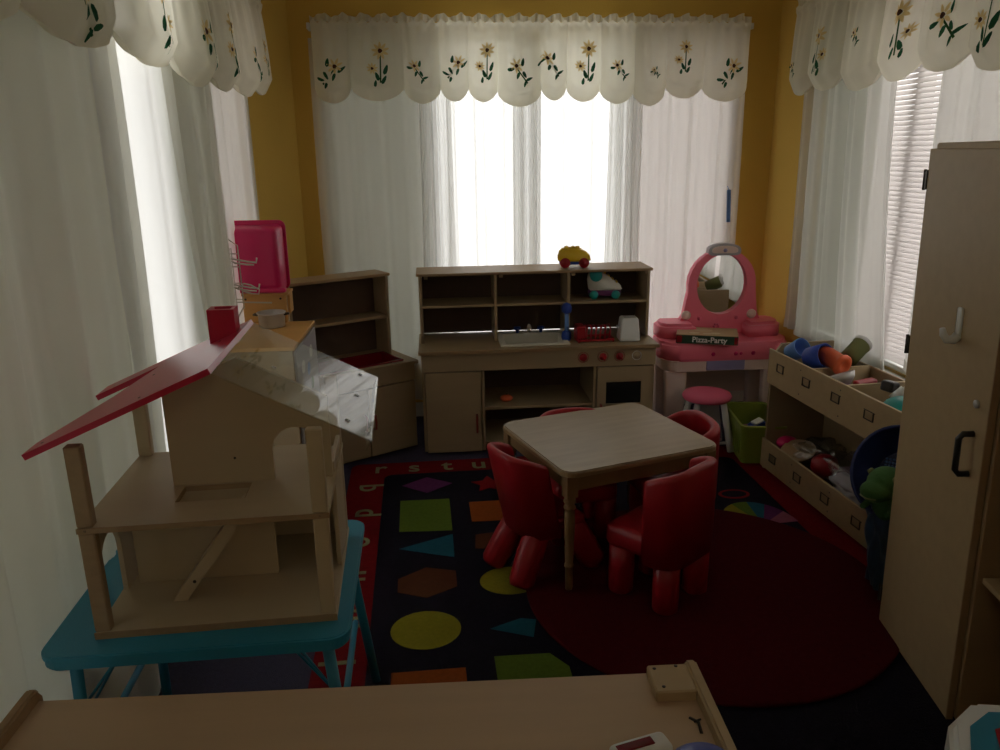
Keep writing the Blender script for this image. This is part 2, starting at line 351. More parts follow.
# ---------------- valances with embroidered flowers ----------------
def valance(label, a, c, cuts, flowers, zt=2.27, zb=1.85, seed=0):
    rd = random.Random(seed); a = Vector((a[0], a[1], 0)); c = Vector((c[0], c[1], 0)); d = c - a; L = d.length; nrm = Vector((d.y, -d.x, 0)).normalized()
    N = len(cuts) - 1; ph = [rd.uniform(0, 6.28) for _ in range(4)]
    dep = [rd.uniform(.75, 1.15) for _ in range(N)]; zof = [rd.uniform(-.02, .025) for _ in range(N)]
    def loc(u):
        for i in range(N):
            if u <= cuts[i + 1] or i == N - 1: return i, max(0, min(1, (u - cuts[i]) / (cuts[i + 1] - cuts[i])))
    def fn(u, v):                       # v: 0 bottom, 1 top
        i, t = loc(u); k = 1 - v
        bulge = math.sin(math.pi * t) ** .42
        off = .012 + .075 * dep[i] * bulge * (.18 + .82 * k ** .5) * (1 - .75 * max(0, (k - .85) / .15)) + .006 * math.sin(u * 90 * L + ph[0]) * v + .004 * math.sin(u * 57 * L + ph[1] + 2 * v)
        sc = .075 * (1 - math.sin(math.pi * t) ** .55)                       # scalloped hem
        z = zb + zof[i] + sc + (zt - zb - sc - zof[i]) * v
        if v > .9: z += .008 * math.sin(u * 120 * L) ; off += .012 * math.sin((v - .9) * 31)
        return a + d * u + nrm * off + Vector((0, 0, z))
    b = MB(); b.grid(fn, int(150 * L), 26, M['val'])
    def rf(u, v):                       # gathered header ruffle
        p = a + d * u; return p + nrm * (.02 + .012 * math.sin(u * 140 * L + ph[2]) * (1 + v)) + Vector((0, 0, zt - .005 + v * (.035 + .01 * math.sin(u * 60 * L + ph[3]))))
    b.grid(rf, int(150 * L), 3, M['val'])
    def rl(u, v): i, t = loc(u); p = fn(u, 0); return p - nrm * v * .03 + Vector((0, 0, -.006 * math.sin(3.14 * v) + .02 * v))   # rolled hem
    b.grid(rl, int(150 * L), 3, M['val'])
    H_ = zt - zb
    def patch(u0, v0, pts, m, lift=.004):
        # pts in metres on the cloth around (u0, v0)
        vs = []
        for (x, z) in pts:
            u = min(.999, max(.001, u0 + x / L)); v = min(.98, max(.02, v0 + z / H_)); vs.append(b.bm.verts.new(fn(u, v) + nrm * lift))
        try: b._m([b.bm.faces.new(vs)], m)
        except ValueError: pass
    def ell(u0, v0, cx, cz, l, w_, ang, m, lift):
        ca, sa = math.cos(ang), math.sin(ang); pts = []
        for k in range(8):
            t = 6.283 * k / 8; x = l * math.cos(t); z = w_ * math.sin(t) * (1 - .35 * math.cos(t)); pts.append((cx + x * ca - z * sa, cz + x * sa + z * ca))
        patch(u0, v0, pts, m, lift)
    def flower(u0, v0, cx, cz, r, n=9):
        for k in range(n):
            t = 6.283 * k / n + .2; ell(u0, v0, cx + r * .62 * math.cos(t), cz + r * .62 * math.sin(t), r * .42, r * .17, t, M['petal'], .005)
        ell(u0, v0, cx, cz, r * .26, r * .26, 0, M['heart'], .008)
    def leafs(u0, v0, lst):
        for x, z, l, an in lst: ell(u0, v0, x, z, l, l * .42, R(an), M['leaf'], .006)
    for u0, v0, kind, sgn, k in flowers:
        k *= 1.32; q = lambda x, sgn=sgn, k=k: x * sgn * k
        if kind == 'A':     # two blooms on a tall stem with leaves
            patch(u0, v0, [(q(-.003), -.06 * k), (q(.003), -.06 * k), (q(.006), .05 * k), (q(.001), .05 * k)], M['stem'], .004)
            flower(u0, v0, q(.004), .062 * k, .034 * k); flower(u0, v0, q(-.03), -.005 * k, .022 * k)
            leafs(u0, v0, [(q(.022), -.012 * k, .02 * k, 70), (q(-.012), -.035 * k, .018 * k, 110), (q(.014), -.05 * k, .018 * k, 60), (q(-.02), -.062 * k, .014 * k, 80)])
        else:               # trailing spray
            patch(u0, v0, [(q(-.03), .02 * k), (q(-.026), .024 * k), (q(.035), -.055 * k), (q(.03), -.058 * k)], M['stem'], .004)
            flower(u0, v0, q(-.018), .02 * k, .032 * k, 7)
            leafs(u0, v0, [(q(-.045), .0, .018 * k, 20), (q(.01), .035 * k, .018 * k, 80), (q(-.012), -.022 * k, .016 * k, 250), (q(.018), -.018 * k, .017 * k, 300), (q(.04), -.04 * k, .016 * k, 10), (q(.02), -.058 * k, .014 * k, 250)])
    return tag(b.build('valance', M['val'], fix=False), label, 'valance')
px = [310, 345, 398, 434, 462, 492, 536, 562, 597, 632, 665, 705, 753]
cuts = [(p - 310) / 443 for p in px]
fl = [(327, .38, 'B', -1, 1.0), (375, .42, 'A', 1, 1.05), (412, .40, 'B', 1, .75), (448, .42, 'B', -1, .9), (480, .45, 'A', 1, .95), (514, .42, 'B', 1, .9), (545, .45, 'B', 1, .9), (582, .45, 'A', 1, 1.05), (615, .42, 'B', 1, .7), (652, .40, 'B', 1, .4), (682, .50, 'A', 1, .85), (730, .38, 'B', -1, 1.0)]
valance('cream scalloped valance with embroidered sunflowers over the back window', (-.525, BY - .10), (1.905, BY - .10), cuts, [((p - 310) / 443, v, k, s_, z) for p, v, k, s_, z in fl], zt=2.275, seed=3)
valance('cream valance with embroidered sunflowers over the left window', lp(.9, .09), lp(4.22, .09), [0, .14, .29, .44, .58, .70, .80, .91, 1], [(.36, .22, 'B', 1, 1.0), (.215, .3, 'A', 1, 1.0), (.515, .30, 'A', -1, 1.0), (.64, .32, 'B', 1, 1.0), (.75, .34, 'A', 1, 1.05), (.86, .32, 'B', 1, .9), (.95, .36, 'A', 1, .8)], zt=2.30, seed=5)
valance('cream valance with embroidered sunflowers over the right window', (RWX - .09, 4.26), (RWX - .09, 1.2), [0, .07, .17, .27, .36, .46, .56, .66, .77, .88, 1], [(.12, .38, 'A', -1, 1.05), (.025, .3, 'B', 1, .5), (.225, .5, 'B', 1, .5), (.335, .38, 'A', -1, 1.05), (.43, .38, 'B', 1, 1.1), (.51, .38, 'A', 1, 1.15), (.62, .4, 'A', 1, 1.2)], zt=2.30, seed=6)
b = MB(); b.tube([(-.545, BY - .09, 2.255), (1.925, BY - .09, 2.255)], .007, M['white'])
for x in (-.54, 1.92, .62): b.box(x - .008, x + .008, BY - .10, BY, 2.24, 2.27, M['white'])
tag(b.build('curtain_rod'), 'thin white curtain rod holding the valance of the back window', 'curtain rod')
b = MB(); b.box(-.012, .012, -.004, .004, 0, .19, bev=.003, mtx=T(1.84, BY - .135, 1.17) @ RY(-3)); b.tube([(1.836, BY - .125, 1.355), (1.85, BY - .06, 1.375)], .003)
tag(b.build('hanging_tag', M['ltblue']), 'narrow blue plastic strip pinned on the right edge of the back curtain', 'hanging tag')

# ================= RUGS =================
b = MB(); h = .007
def rr(x0, x1, y0, y1, r, n=5):
    pts = []
    for cx, cy, a0 in ((x1 - r, y1 - r, 0), (x0 + r, y1 - r, 90), (x0 + r, y0 + r, 180), (x1 - r, y0 + r, 270)):
        for k in range(n + 1): t = R(a0 + 90 * k / n); pts.append((cx + r * math.cos(t), cy + r * math.sin(t)))
    return pts
b.prism(rr(-.41, 1.77, 1.25, 3.94, .05), 0.001, h, m=M['rugred'])
b.prism(rr(-.235, 1.60, 1.42, 3.78, .05), h, h + .0015, m=M['rugnavy'])
def shape(pts, m, z=h + .0015, t=.0015): b.prism(pts, z, z + t, m=M[m])
def ell2(cx, cy, rx_, ry_, n=32): return [(cx + rx_ * math.cos(6.2832 * k / n), cy + ry_ * math.sin(6.2832 * k / n)) for k in range(n)]
shape([(-.145, 3.63), (-.02, 3.53), (.105, 3.63), (-.02, 3.72)], 'r_purple')
shape([(-.148, 3.14), (.083, 3.125), (.083, 3.45), (-.148, 3.455)], 'r_green')
shape([(-.145, 2.985), (.08, 2.89), (.083, 3.09)], 'r_blue')
shape([(-.145, 2.65), (-.036, 2.598), (.08, 2.665), (.08, 2.78), (-.036, 2.82), (-.145, 2.745)], 'r_brown')
shape(ell2(-.042, 2.398, .122, .113), 'r_yellow')
shape([(-.155, 1.95), (.082, 1.95), (.082, 2.175), (-.155, 2.175)], 'r_orange')
star = [(.285 + (.09 if k % 2 == 0 else .045) * math.sin(k * math.pi / 5), 3.60 + (.10 if k % 2 == 0 else .05) * math.cos(k * math.pi / 5)) for k in range(10)]; shape(star, 'r_scarlet')
shape([(.173, 3.195), (.40, 3.193), (.40, 3.40), (.173, 3.40)], 'r_orange')
shape([(.17, 2.95), (.30, 2.93), (.38, 3.02), (.30, 3.09), (.18, 3.07)], 'r_brown')
shape(ell2(.285, 2.683, .117, .10), 'r_yellow')
shape([(.18, 2.375), (.322, 2.31), (.345, 2.41), (.292, 2.425)], 'r_blue')
shape([(.178, 1.99), (.35, 1.99), (.412, 2.05), (.412, 2.14), (.361, 2.215), (.178, 2.22)], 'r_green')
shape(ell2(.75, 3.6, .12, .10), 'r_purple'); shape([(1.0, 3.5), (1.2, 3.5), (1.1, 3.7)], 'r_blue')
# rainbow fan and oval ring by the toy bins
for k, m in enumerate(['r_green', 'r_yellow', 'r_green', 'r_blue', 'r_purple', 'r_pinkrain']):
    a0, a1 = 165 - k * 27, 165 - (k + 1) * 27; c0 = (1.44, 3.0)
    shape([c0] + [(c0[0] + .165 * math.cos(R(a0 + (a1 - a0) * j / 4)), c0[1] + .23 * math.sin(R(a0 + (a1 - a0) * j / 4))) for j in range(5)], m, t=.001)
shape(ell2(1.435, 3.32, .075, .05), 'r_scarlet'); shape(ell2(1.435, 3.32, .06, .036), 'rugnavy', z=h + .003, t=.001)
for ch, x, y, rot in [('r', -.26, 3.865, 0), ('s', -.084, 3.86, 0), ('t', .088, 3.86, 0), ('u', .255, 3.86, 0), ('v', .44, 3.86, 0), ('w', .63, 3.86, 0), ('x', .83, 3.86, 0), ('y', 1.03, 3.86, 0), ('z', 1.23, 3.86, 0),
                      ('q', -.325, 3.63, 90), ('p', -.325, 3.35, 90), ('o', -.325, 3.07, 90), ('n', -.325, 2.79, 90), ('m', -.325, 2.50, 90), ('l', -.325, 2.25, 90), ('k', -.325, 2.0, 90), ('j', -.325, 1.75, 90)]:
    b.text(ch, .17, .0008, T(x, y, h + .001) @ RZ(rot), M['r_letter'], bold=.002)
tag(b.build('alphabet_rug', None, None, loc=(.010, -.022, 0)), 'dark rug with coloured shapes and a red border of alphabet letters', 'rug')
b = MB(); prof = []
b.lathe([(0, .0115), (.66, .0115), (.672, .014), (.672, .019), (.66, .022), (.62, .0225), (0, .0225)], n=72, mtx=T(1.015, 2.52, 0))
tag(b.build('round_rug', M['roundrug']), 'plain dark red round rug lying over the alphabet rug', 'rug')

# ================= CHILD TABLE =================
TZ = .505
t = thing('activity_table', 'low square wooden table with speckled top between red chairs', 'table', (.712, 2.89, .0), R(17))
def rrect(w, d, r, n=6): return rr(-w / 2, w / 2, -d / 2, d / 2, r, n)
b = MB(); b.prism(rrect(.672, .60, .055), TZ - .022, TZ - .004); b.prism(rrect(.662, .59, .05), TZ - .004, TZ); b.build('tabletop', M['tabletop'], t)
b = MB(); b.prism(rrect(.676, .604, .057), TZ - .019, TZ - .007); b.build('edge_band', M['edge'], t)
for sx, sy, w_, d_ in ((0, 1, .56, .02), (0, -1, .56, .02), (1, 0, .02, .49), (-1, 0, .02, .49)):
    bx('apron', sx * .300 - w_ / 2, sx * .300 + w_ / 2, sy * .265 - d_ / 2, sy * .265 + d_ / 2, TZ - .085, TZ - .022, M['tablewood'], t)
for sx in (-1, 1):
    for sy in (-1, 1):
        b = MB(); mt_ = T(sx * .300, sy * .265, .0235)
        b.box(-.023, .023, -.023, .023, .375, .4585, bev=.003, mtx=mt_)
        b.lathe([(.013, 0), (.014, .01), (.015, .09), (.018, .095), (.018, .103), (.015, .108), (.018, .20), (.020, .28), (.019, .315), (.015, .322), (.022, .33), (.022, .337), (.015, .345), (.023, .355), (.023, .362), (.018, .37), (.021, .378)], mtx=mt_, n=16)
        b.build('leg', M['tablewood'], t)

# ================= RED CHAIRS =================
def backrest(b, R0, zlo, zhi, span, th=.030, lean=0.0, sq=2.8, flat=1.0):
    # wrap-around back: a curved slab with a rounded rim
    def outline(a, r):
        c, s_ = math.cos(a), math.sin(a); k = (abs(c) ** sq + abs(s_) ** sq) ** (-1 / sq); return r * k * s_, -r * k * c * flat
    prof = []
    n = 8
    def ring(a):
        top = zhi - .05 * (abs(a) / span) ** 2.5 ; pts = []
        ro, ri = R0, R0 - th
        for r_, z in ((ro, zlo), (ro, top - th / 2)): pts.append((r_, z))
        for k in range(1, 6): q = math.pi * k / 6; pts.append(((ro + ri) / 2 + th / 2 * math.cos(q), top - th / 2 + th / 2 * math.sin(q)))
        for r_, z in ((ri, top - th / 2), (ri, zlo)): pts.append((r_, z))
        out = []
        for r_, z in pts:
            x, y = outline(a, r_); y -= lean * (z - zlo); out.append(Vector((x, y, z)))
        return out
    N = 40; rings = [[b.bm.verts.new(p) for p in ring(-span + 2 * span * i / N)] for i in range(N + 1)]
    fs = []
    for i in range(N):
        for k in range(len(rings[0]) - 1): fs.append(b.bm.faces.new((rings[i][k], rings[i + 1][k], rings[i + 1][k + 1], rings[i][k + 1])))
        fs.append(b.bm.faces.new((rings[i][-1], rings[i + 1][-1], rings[i + 1][0], rings[i][0])))
    fs.append(b.bm.faces.new(rings[0])); fs.append(b.bm.faces.new(rings[-1][::-1])); b._m(fs, None, True)
RUGT = .023
def chair(label, x, y, rz, z=RUGT, top=.54):
    t = thing('toddler_chair', label, 'chair', (x, y, z), R(rz), group='red plastic chairs round the wooden table')
    b = MB(); b.box(-.134, .134, -.130, .155, .180, .272, bev=.030, seg=4, smooth=True); b.build('seat', M['red'], t)
    b = MB(); backrest(b, .162, .185, top, R(78), th=.036, sq=3.6); b.build('backrest', M['red'], t)
    for sx in (-1, 1):
        for sy in (-1, 1):
            b = MB(); b.lathe([(.038, 0), (.045, .006), (.047, .1), (.046, .192)], n=20, mtx=T(sx * .094, sy * .098, 0)); b.build('leg', M['red'], t)
    return t
chair('red plastic chair with its curved back to the camera, right of the table leg', .828, 2.505, 38)
chair('red plastic chair at the right edge of the table, back partly above the tabletop', 1.02, 2.965, 97, top=.505)
chair('red plastic chair on the kitchen side of the table, only its back rim showing', .635, 3.055, 184, z=.0105, top=.505)
# splay-legged chair on the left
t = thing('toddler_chair', 'red plastic chair with splayed legs at the left side of the table', 'chair', (.440, 2.755, .010), R(-66), group='red plastic chairs round the wooden table')
b = MB(); b.box(-.12, .12, -.10, .12, .20, .25, bev=.022, seg=4, smooth=True); b.build('seat', M['red'], t)
b = MB(); backrest(b, .142, .19, .535, R(86), lean=.22); b.build('backrest', M['red'], t)
for sx, sy in ((-1, -1), (1, -1), (-1, 1), (1, 1)):
    b = MB(); top = Vector((sx * .065, sy * .06, .225)); ft = Vector((sx * .105, sy * .175, .012))
    dd = ft - top; q = dd.to_track_quat('Z', 'Y').to_matrix().to_4x4()
    b.lathe([(.030, 0), (.054, .03), (.056, .12), (.052, dd.length - .02), (.042, dd.length)], n=18, mtx=Matrix.Translation(top) @ q, sx=.9, sy=1.0)
    for v in b.bm.verts: v.co.z = max(v.co.z, .0)
    b.build('leg', M['red'], t)

# ================= TURQUOISE FOLDING TABLE =================
PT = .575
t = thing('folding_table', 'turquoise metal folding table under the dollhouse', 'table', (-.52, 1.815, 0), R(0))
b = MB(); b.prism(rrect(.655, .58, .045), PT - .030, PT - .013); b.prism(rrect(.662, .587, .048), PT - .012, PT - .002); b.prism(rrect(.652, .577, .044), PT - .002, PT); b.build('tabletop', M['blue'], t)
b = MB(); b.prism(rrect(.648, .573, .042), PT - .034, PT - .010); b.build('table_rim', M['blue'], t)
for sx in (-1, 1):
    for sy in (-1, 1):
        b = MB(); b.tube([(sx * .275, sy * .245, PT - .036), (sx * .33, sy * .31, .004)] if sx > 0 else [(sx * .27, sy * .245, PT - .036), (sx * .285, sy * .26, .004)], .0135, n=14); lg = b.build('leg', M['blue'], t)
    # folding wire braces
    for k in (0, .025):
        b = MB(); b.tube([(sx * .27, -.235 + k, PT - .16 - k), (sx * .19, -.225 + k, PT - .055), (sx * .14, -.225 + k, PT - .038)], .0035, n=8); b.build('brace', M['blue'], t)
    b = MB(); b.tube([(sx * .285, -.25, .26), (sx * .285, .25, .26)], .009, n=10); b.build('crossbar', M['blue'], t)

# ================= DOLLHOUSE =================
Z0 = PT + .001
t = thing('dollhouse', 'open wooden dollhouse with crimson roof on the turquoise table', 'dollhouse', (-.487, 1.80, Z0), R(1.0))
# local frame: x -.26..+.26, y -.21..+.22
HW = M['housewood']
bx('base', -.262, .262, -.212, .225, 0, .016, HW, t)
b = MB()    # upper floor with a stairwell hole
F0, F1 = .256, .268
for a in ((-.262, -.09, -.212, .225), (.065, .262, -.212, .225), (-.09, .065, -.212, -.105), (-.09, .065, -.018, .225)): b.box(a[0], a[1], a[2], a[3], F0, F1)
b.build('upper_floor', HW, t)
for n_, (x, y, zt) in enumerate([(-.245, -.199, .452), (.243, -.199, .462), (-.245, .212, .447), (.243, .212, .462)]):
    b = MB(); w_ = .017; b.box(x - w_, x + w_, y - .012, y + .012, .016, F0, bev=.003, seg=1); b.box(x - w_, x + w_, y - .012, y + .012, F1, zt, bev=.003, seg=1)
    p = b.build('post', M['houseedge' if x < 0 and y < 0 else 'housewood'], t)
    if y < 0: c = MB(); c.lathe([(0, 0), (.003, 0), (.003, .001), (0, .001)], n=10, mtx=T(x, y - .0135, F0 + .006) @ RX(90)); c.build('screw', M['screw'], p)
def arch(x0, x1, z0, z1, n=10):
    cx, r = (x0 + x1) / 2, (x1 - x0) / 2; return [(x0, z0), (x0, z1 - r)] + [(cx - r * math.cos(math.pi * k / n), z1 - r + r * math.sin(math.pi * k / n)) for k in range(1, n)] + [(x1, z1 - r), (x1, z0)]
# upper partition under the gable, with an arched doorway at the right
gz = lambda x: .575 - (abs(x - .055) * (.43 if x < .055 else .52))
pl = [(-.118, F1), (-.118, gz(-.118))] + [(.055, .575)] + [(.255, gz(.255)), (.255, F1)] + arch(.118, .232, F1, .40)[::-1]
b = MB(); b.prism(pl, -.008, .004, axis='y'); up = b.build('upper_wall', HW, t)
b = MB(); b.lathe([(0, 0), (.003, 0), (.003, .001), (0, .001)], n=10, mtx=T(.03, -.0095, .33) @ RX(90)); b.build('screw', M['screw'], up)
bx('lower_wall', -.05, .247, .198, .210, .016, F0, HW, t)
bx('floor_edge', -.263, .263, -.2135, -.2115, F0, F1, M['houseedge'], t, bev=0)
bx('floor_edge', -.263, .263, -.2135, -.2115, 0, .016, M['houseedge'], t, bev=0)
b = MB(); b.box(-.0905, -.0885, -.105, -.018, F0, F1); b.box(.0635, .0655, -.105, -.018, F0, F1); b.box(-.09, .065, -.0195, -.0175, F0, F1); b.build('stairwell_edge', M['houseedge'], t)
bx('lower_wall', -.23, .105, -.008, .004, .016, F0, HW, t)
b = MB(); b.prism([(-.187, .016)] + [(-.187, F0), (.198, F0), (.198, .016)] + arch(-.155, -.035, .016, .20)[::-1], -.258, -.247, axis='x'); b.build('side_wall', HW, t)
bx('side_wall', .247, .258, .01, .198, .016, F0, HW, t)
bx('side_wall', .247, .258, .01, .198, F1, .30, HW, t)
# stair ramp
b = MB()
b.prism([(-.125, .016), (-.092, .016), (.085, F0), (.052, F0)], -.105, -.055, axis='y'); st = b.build('stair_ramp', HW, t)
b = MB(); b.lathe([(0, 0), (.004, 0), (.004, .001), (0, .001)], n=10, mtx=T(-.070, -.1065, .065) @ RX(90)); b.build('screw', M['screw'], st)
# crimson roof slab, notch cut into its back-left part
rid = Vector((.055, 0, .60)); eav = Vector((-.325, 0, .437)); ax = (eav - rid); LS = ax.length; ang = math.degrees(math.atan2(rid.z - eav.z, rid.x - eav.x))
mt_ = T(eav.x, 0, eav.z) @ RY(-ang)
b = MB(); b.prism([(0, -.235), (LS, -.235), (LS, .250), (0, .250), (0, .165), (.175, .165), (.115, .0), (0, -.165)], 0, .013, mtx=mt_)
rf = b.build('roof_panel', M['houseroof'], t)
for u, y in ((.03, -.20), (.25, -.2), (.36, .1), (.2, .05)):
    b = MB(); b.lathe([(0, 0), (.003, 0), (.003, .001), (0, .001)], n=10, mtx=mt_ @ T(u, y, .0128)); b.build('screw', M['screw'], rf)
# chimney
b = MB(); cx = .002
for (a0, a1, c0, c1) in ((-.032, .032, -.026, -.016), (-.032, .032, .016, .026), (-.032, -.022, -.016, .016), (.022, .032, -.016, .016)):
    b.box(cx + a0, cx + a1, .155 + c0, .155 + c1, .575, .662)
b.box(cx - .022, cx + .022, .139, .171, .60, .62)
b.build('chimney', M['houseroof'], t)
# clear acrylic roof panel
e2 = Vector((.365, 0, .437)); an2 = math.degrees(math.atan2(rid.z - e2.z, e2.x - rid.x)); L2 = (e2 - rid).length
mt2 = T(rid.x, 0, rid.z - .002) @ RY(an2)
b = MB(); b.box(.0, L2, -.235, .250, 0, .004, mtx=mt2); cp = b.build('clear_roof_panel', M['acry'], t)
b = MB(); b.box(L2 - .004, L2, -.235, .250, -.022, 0, mtx=mt2); b.build('panel_lip', M['acry'], cp)
for u, y in ((.10, -.04), (.30, .02), (.29, -.18), (.30, .20)):
    b = MB(); b.lathe([(.002, 0), (.0055, 0), (.0055, .002), (.002, .002)], n=14, mtx=mt2 @ T(u, y, .0045)); b.build('screw', M['steel'], cp)

# ================= FRONT SHELF UNIT (seen from behind and above) =================
t = thing('low_shelf_unit', 'low maple shelf unit across the bottom edge, its bare top facing up', 'shelf unit', (-.14, 1.305, 0), R(-3.0))
# local x -.625..+.64, y 0 back .. -.38
bx('top_panel', -.610, .625, -.38, -.004, .598, .616, M['mapleX'], t)
for x0 in (-.630, .622):
    b = MB(); b.prism([(-.40, 0), (.008, 0), (.008, .625), (-.004, .642), (-.40, .642)], x0, x0 + .022, axis='x'); 
    bmesh.ops.bevel(b.bm, geom=[e for e in b.bm.edges if all(v.co.z > .5 for v in e.verts)], offset=.005, segments=3, affect='EDGES'); b.build('side_panel', M['edge' if x0 < 0 else 'maple'], t)
bx('back_panel', -.608, .622, -.018, -.004, .06, .598, M['mapleX'], t)
bx('bottom_panel', -.608, .622, -.37, -.018, .06, .078, M['maple'], t); bx('shelf', -.608, .622, -.37, -.018, .33, .346, M['maple'], t)
cb = bx('corner_block', .545, .6215, -.092, -.012, .616, .640, M['maple'], t, bev=.003)
for x, y in ((.557, -.025), (.562, -.078), (.60, -.02)):
    b = MB(); b.lathe([(0, 0), (.0035, 0), (.0035, .001), (0, .001)], n=10, mtx=T(x, y, .640)); b.build('screw', M['screw'], cb)
b = MB(); b.tube([(.595, -.135, .617), (.607, -.150, .619), (.605, -.175, .617)], .0028, n=6); b.tube([(.600, -.148, .619), (.613, -.142, .6185)], .0022, n=6)
b.build('loose_hook', M['screw'], t)
# toys on it
t = thing('toy_microphone', 'white plastic toy with a dark red slot at the front of the low shelf unit', 'toy', (.322, 1.040, .6175), R(14))
b = MB(); b.box(-.045, .06, -.022, .022, .001, .040, bev=.012, seg=4, smooth=True); b.build('body', M['white'], t)
b = MB(); b.box(-.035, .030, -.008, .010, .0395, .042, bev=.001, seg=1); b.build('display', M['redsink'], t)
b = MB(); b.tube([(-.052, 0, .022), (-.075, 0, .024), (-.17, 0, .024)], [.014, .020, .017], n=16); b.build('grip', M['white'], t)
b = MB(); b.box(.035, .040, -.024, -.022, .012, .02); b.build('button', M['black'], t)
b = MB(); b.lathe([(.0, 0), (.055, 0), (.060, .004), (.058, .020), (.045, .032), (.02, .037), (0, .038)], n=32, mtx=T(.425, 1.000, .6165)); tag(b.build('toy_disc', M['bluep']), 'round blue plastic lid beside the white toy on the low shelf unit', 'toy')
# white toy at the right, on a low stand
t = thing('side_table', 'small low stand under the white and blue toy at the bottom right', 'side table', (1.02, .86, 0))
bx('tabletop', -.16, .16, -.16, .16, .48, .50, M['maple'], t)
for sx in (-1, 1):
    for sy in (-1, 1): bx('leg', sx * .14 - .015, sx * .14 + .015, sy * .14 - .015, sy * .14 + .015, 0, .48, M['maple'], t)
t = thing('toy_register', 'white toy with a teal panel cut off by the bottom right corner', 'toy', (1.00, .90, .501), R(-38))
b = MB(); sh = [(-.16, 0), (-.16, .06), (-.15, .13), (-.10, .165), (.14, .175), (.15, 0)]
b.prism([(-.18, -.10), (-.19, .00), (-.16, .08), (-.06, .13), (.12, .13), (.13, -.10)], 0, .17, m=M['white'])
bmesh.ops.bevel(b.bm, geom=[e for e in b.bm.edges if all(v.co.z > .16 for v in e.verts)], offset=.012, segments=3, affect='EDGES'); b.build('body', M['white'], t)
b = MB(); b.prism([(-.155, -.085), (-.16, .00), (-.135, .055), (-.06, .095), (-.02, .095), (-.02, -.085)], .1702, .1725); pn = b.build('panel', mat('teal_panel', (.03, .22, .33), rough=.4), t)
b = MB(); b.prism([(-.115, -.05), (-.125, .01), (-.08, .06), (-.06, .05), (-.075, .0), (-.07, -.05)], .1727, .1745); b.build('sticker', M['red'], pn)
b = MB(); b.prism([(-.10, -.05), (-.10, .0), (-.07, .04), (-.045, .03), (-.04, -.05)], .1747, .176); b.build('sticker', M['white'], pn)
b = MB(); b.box(.0, .12, -.09, .12, .171, .215, bev=.015, seg=3, smooth=True); b.build('raised_tray', M['white'], t)
b = MB(); b.tube([(-.005, .05, .19), (-.008, .01, .185), (-.006, -.03, .187)], .011, m=M['tan'], n=10); b.build('rim_handle', M['tan'], t)

# ================= PLAY KITCHEN =================
MP = M['maple']; TN = M['tan']; DK = M['dkpanel']; ED = M['edge']
KW = 1.262
K = thing('play_kitchen', 'long wooden play kitchen with open hutch under the back window', 'play kitchen', (-.015, 4.0, 0), R(-1.0))
# local: x 0..KW, y 0 (front) .. .42
bx('side_panel', 0, .016, .02, .42, .02, .575, TN, K); bx('side_panel', KW - .016, KW, .02, .42, .02, .575, TN, K)
bx('back_panel', .016, KW - .016, .40, .412, .05, .575, DK, K)
bx('divider', .318, .334, .012, .40, .02, .475, TN, K); bx('divider', .925, .941, .012, .40, .02, .475, TN, K)
bx('plinth', .016, KW - .016, .05, .06, .0, .05, DK, K)
bx('bottom_panel', .016, KW - .016, .03, .40, .045, .06, TN, K)
bx('shelf', .334, .925, .03, .40, .245, .261, TN, K)
bx('control_panel', 0.0, KW, .0, .018, .475, .574, TN, K)
d = bx('door', .018, .314, .0, .016, .02, .470, TN, K)
def pull(name, x, z, par, m, l=.085, y0=0.0, r=.006):
    b = MB(); b.tube([(x, y0, z - l / 2), (x, y0 - .022, z - l / 2 + .006), (x, y0 - .026, z), (x, y0 - .022, z + l / 2 - .006), (x, y0, z + l / 2)], r, n=8); return b.build(name, m, par)
pull('handle', .288, .18, d, M['handlered'], .10)
b = MB()
for a in ((.945, .993, .02, .470), (1.187, KW - .018, .02, .470), (.993, 1.187, .02, .262), (.993, 1.187, .385, .470)): b.box(a[0], a[1], 0, .016, a[2], a[3])
ov = b.build('oven_door', TN, K); bx('oven_window', .993, 1.187, .004, .010, .262, .385, M['oven'], ov); pull('handle', .965, .22, ov, M['handlered'], .08)
for i, (x, c) in enumerate(((.865, .020), (.972, .019), (1.062, .019), (1.157, .018))):
    b = MB(); mt_ = T(x, -.0005, .530) @ RX(90)
    if i < 3: b.lathe([(.021, 0), (.022, .003), (.018, .012), (0, .013)], n=8 if i else 20, mtx=mt_, m=M['red']); b.box(-.004, .004, -.020, .020, .012, .020, m=M['red'], mtx=mt_ @ RZ(20 * i), bev=.002, seg=1)
    else: b.lathe([(.020, 0), (.020, .0015), (.0, .0015)], n=24, mtx=mt_, m=M['tan'])
    kn = b.build('knob' if i < 3 else 'timer_dial', None, K)
    b = MB(); b.lathe([(.027 if i != 3 else .023, 0), (.030 if i != 3 else .026, 0), (.030 if i != 3 else .026, .001), (.027 if i != 3 else .023, .001)], n=28, mtx=T(x, -.0003, .530) @ RX(90), cap=False); b.build('dial_ring', M['handlered'] if i != 3 else M['paper'], kn)
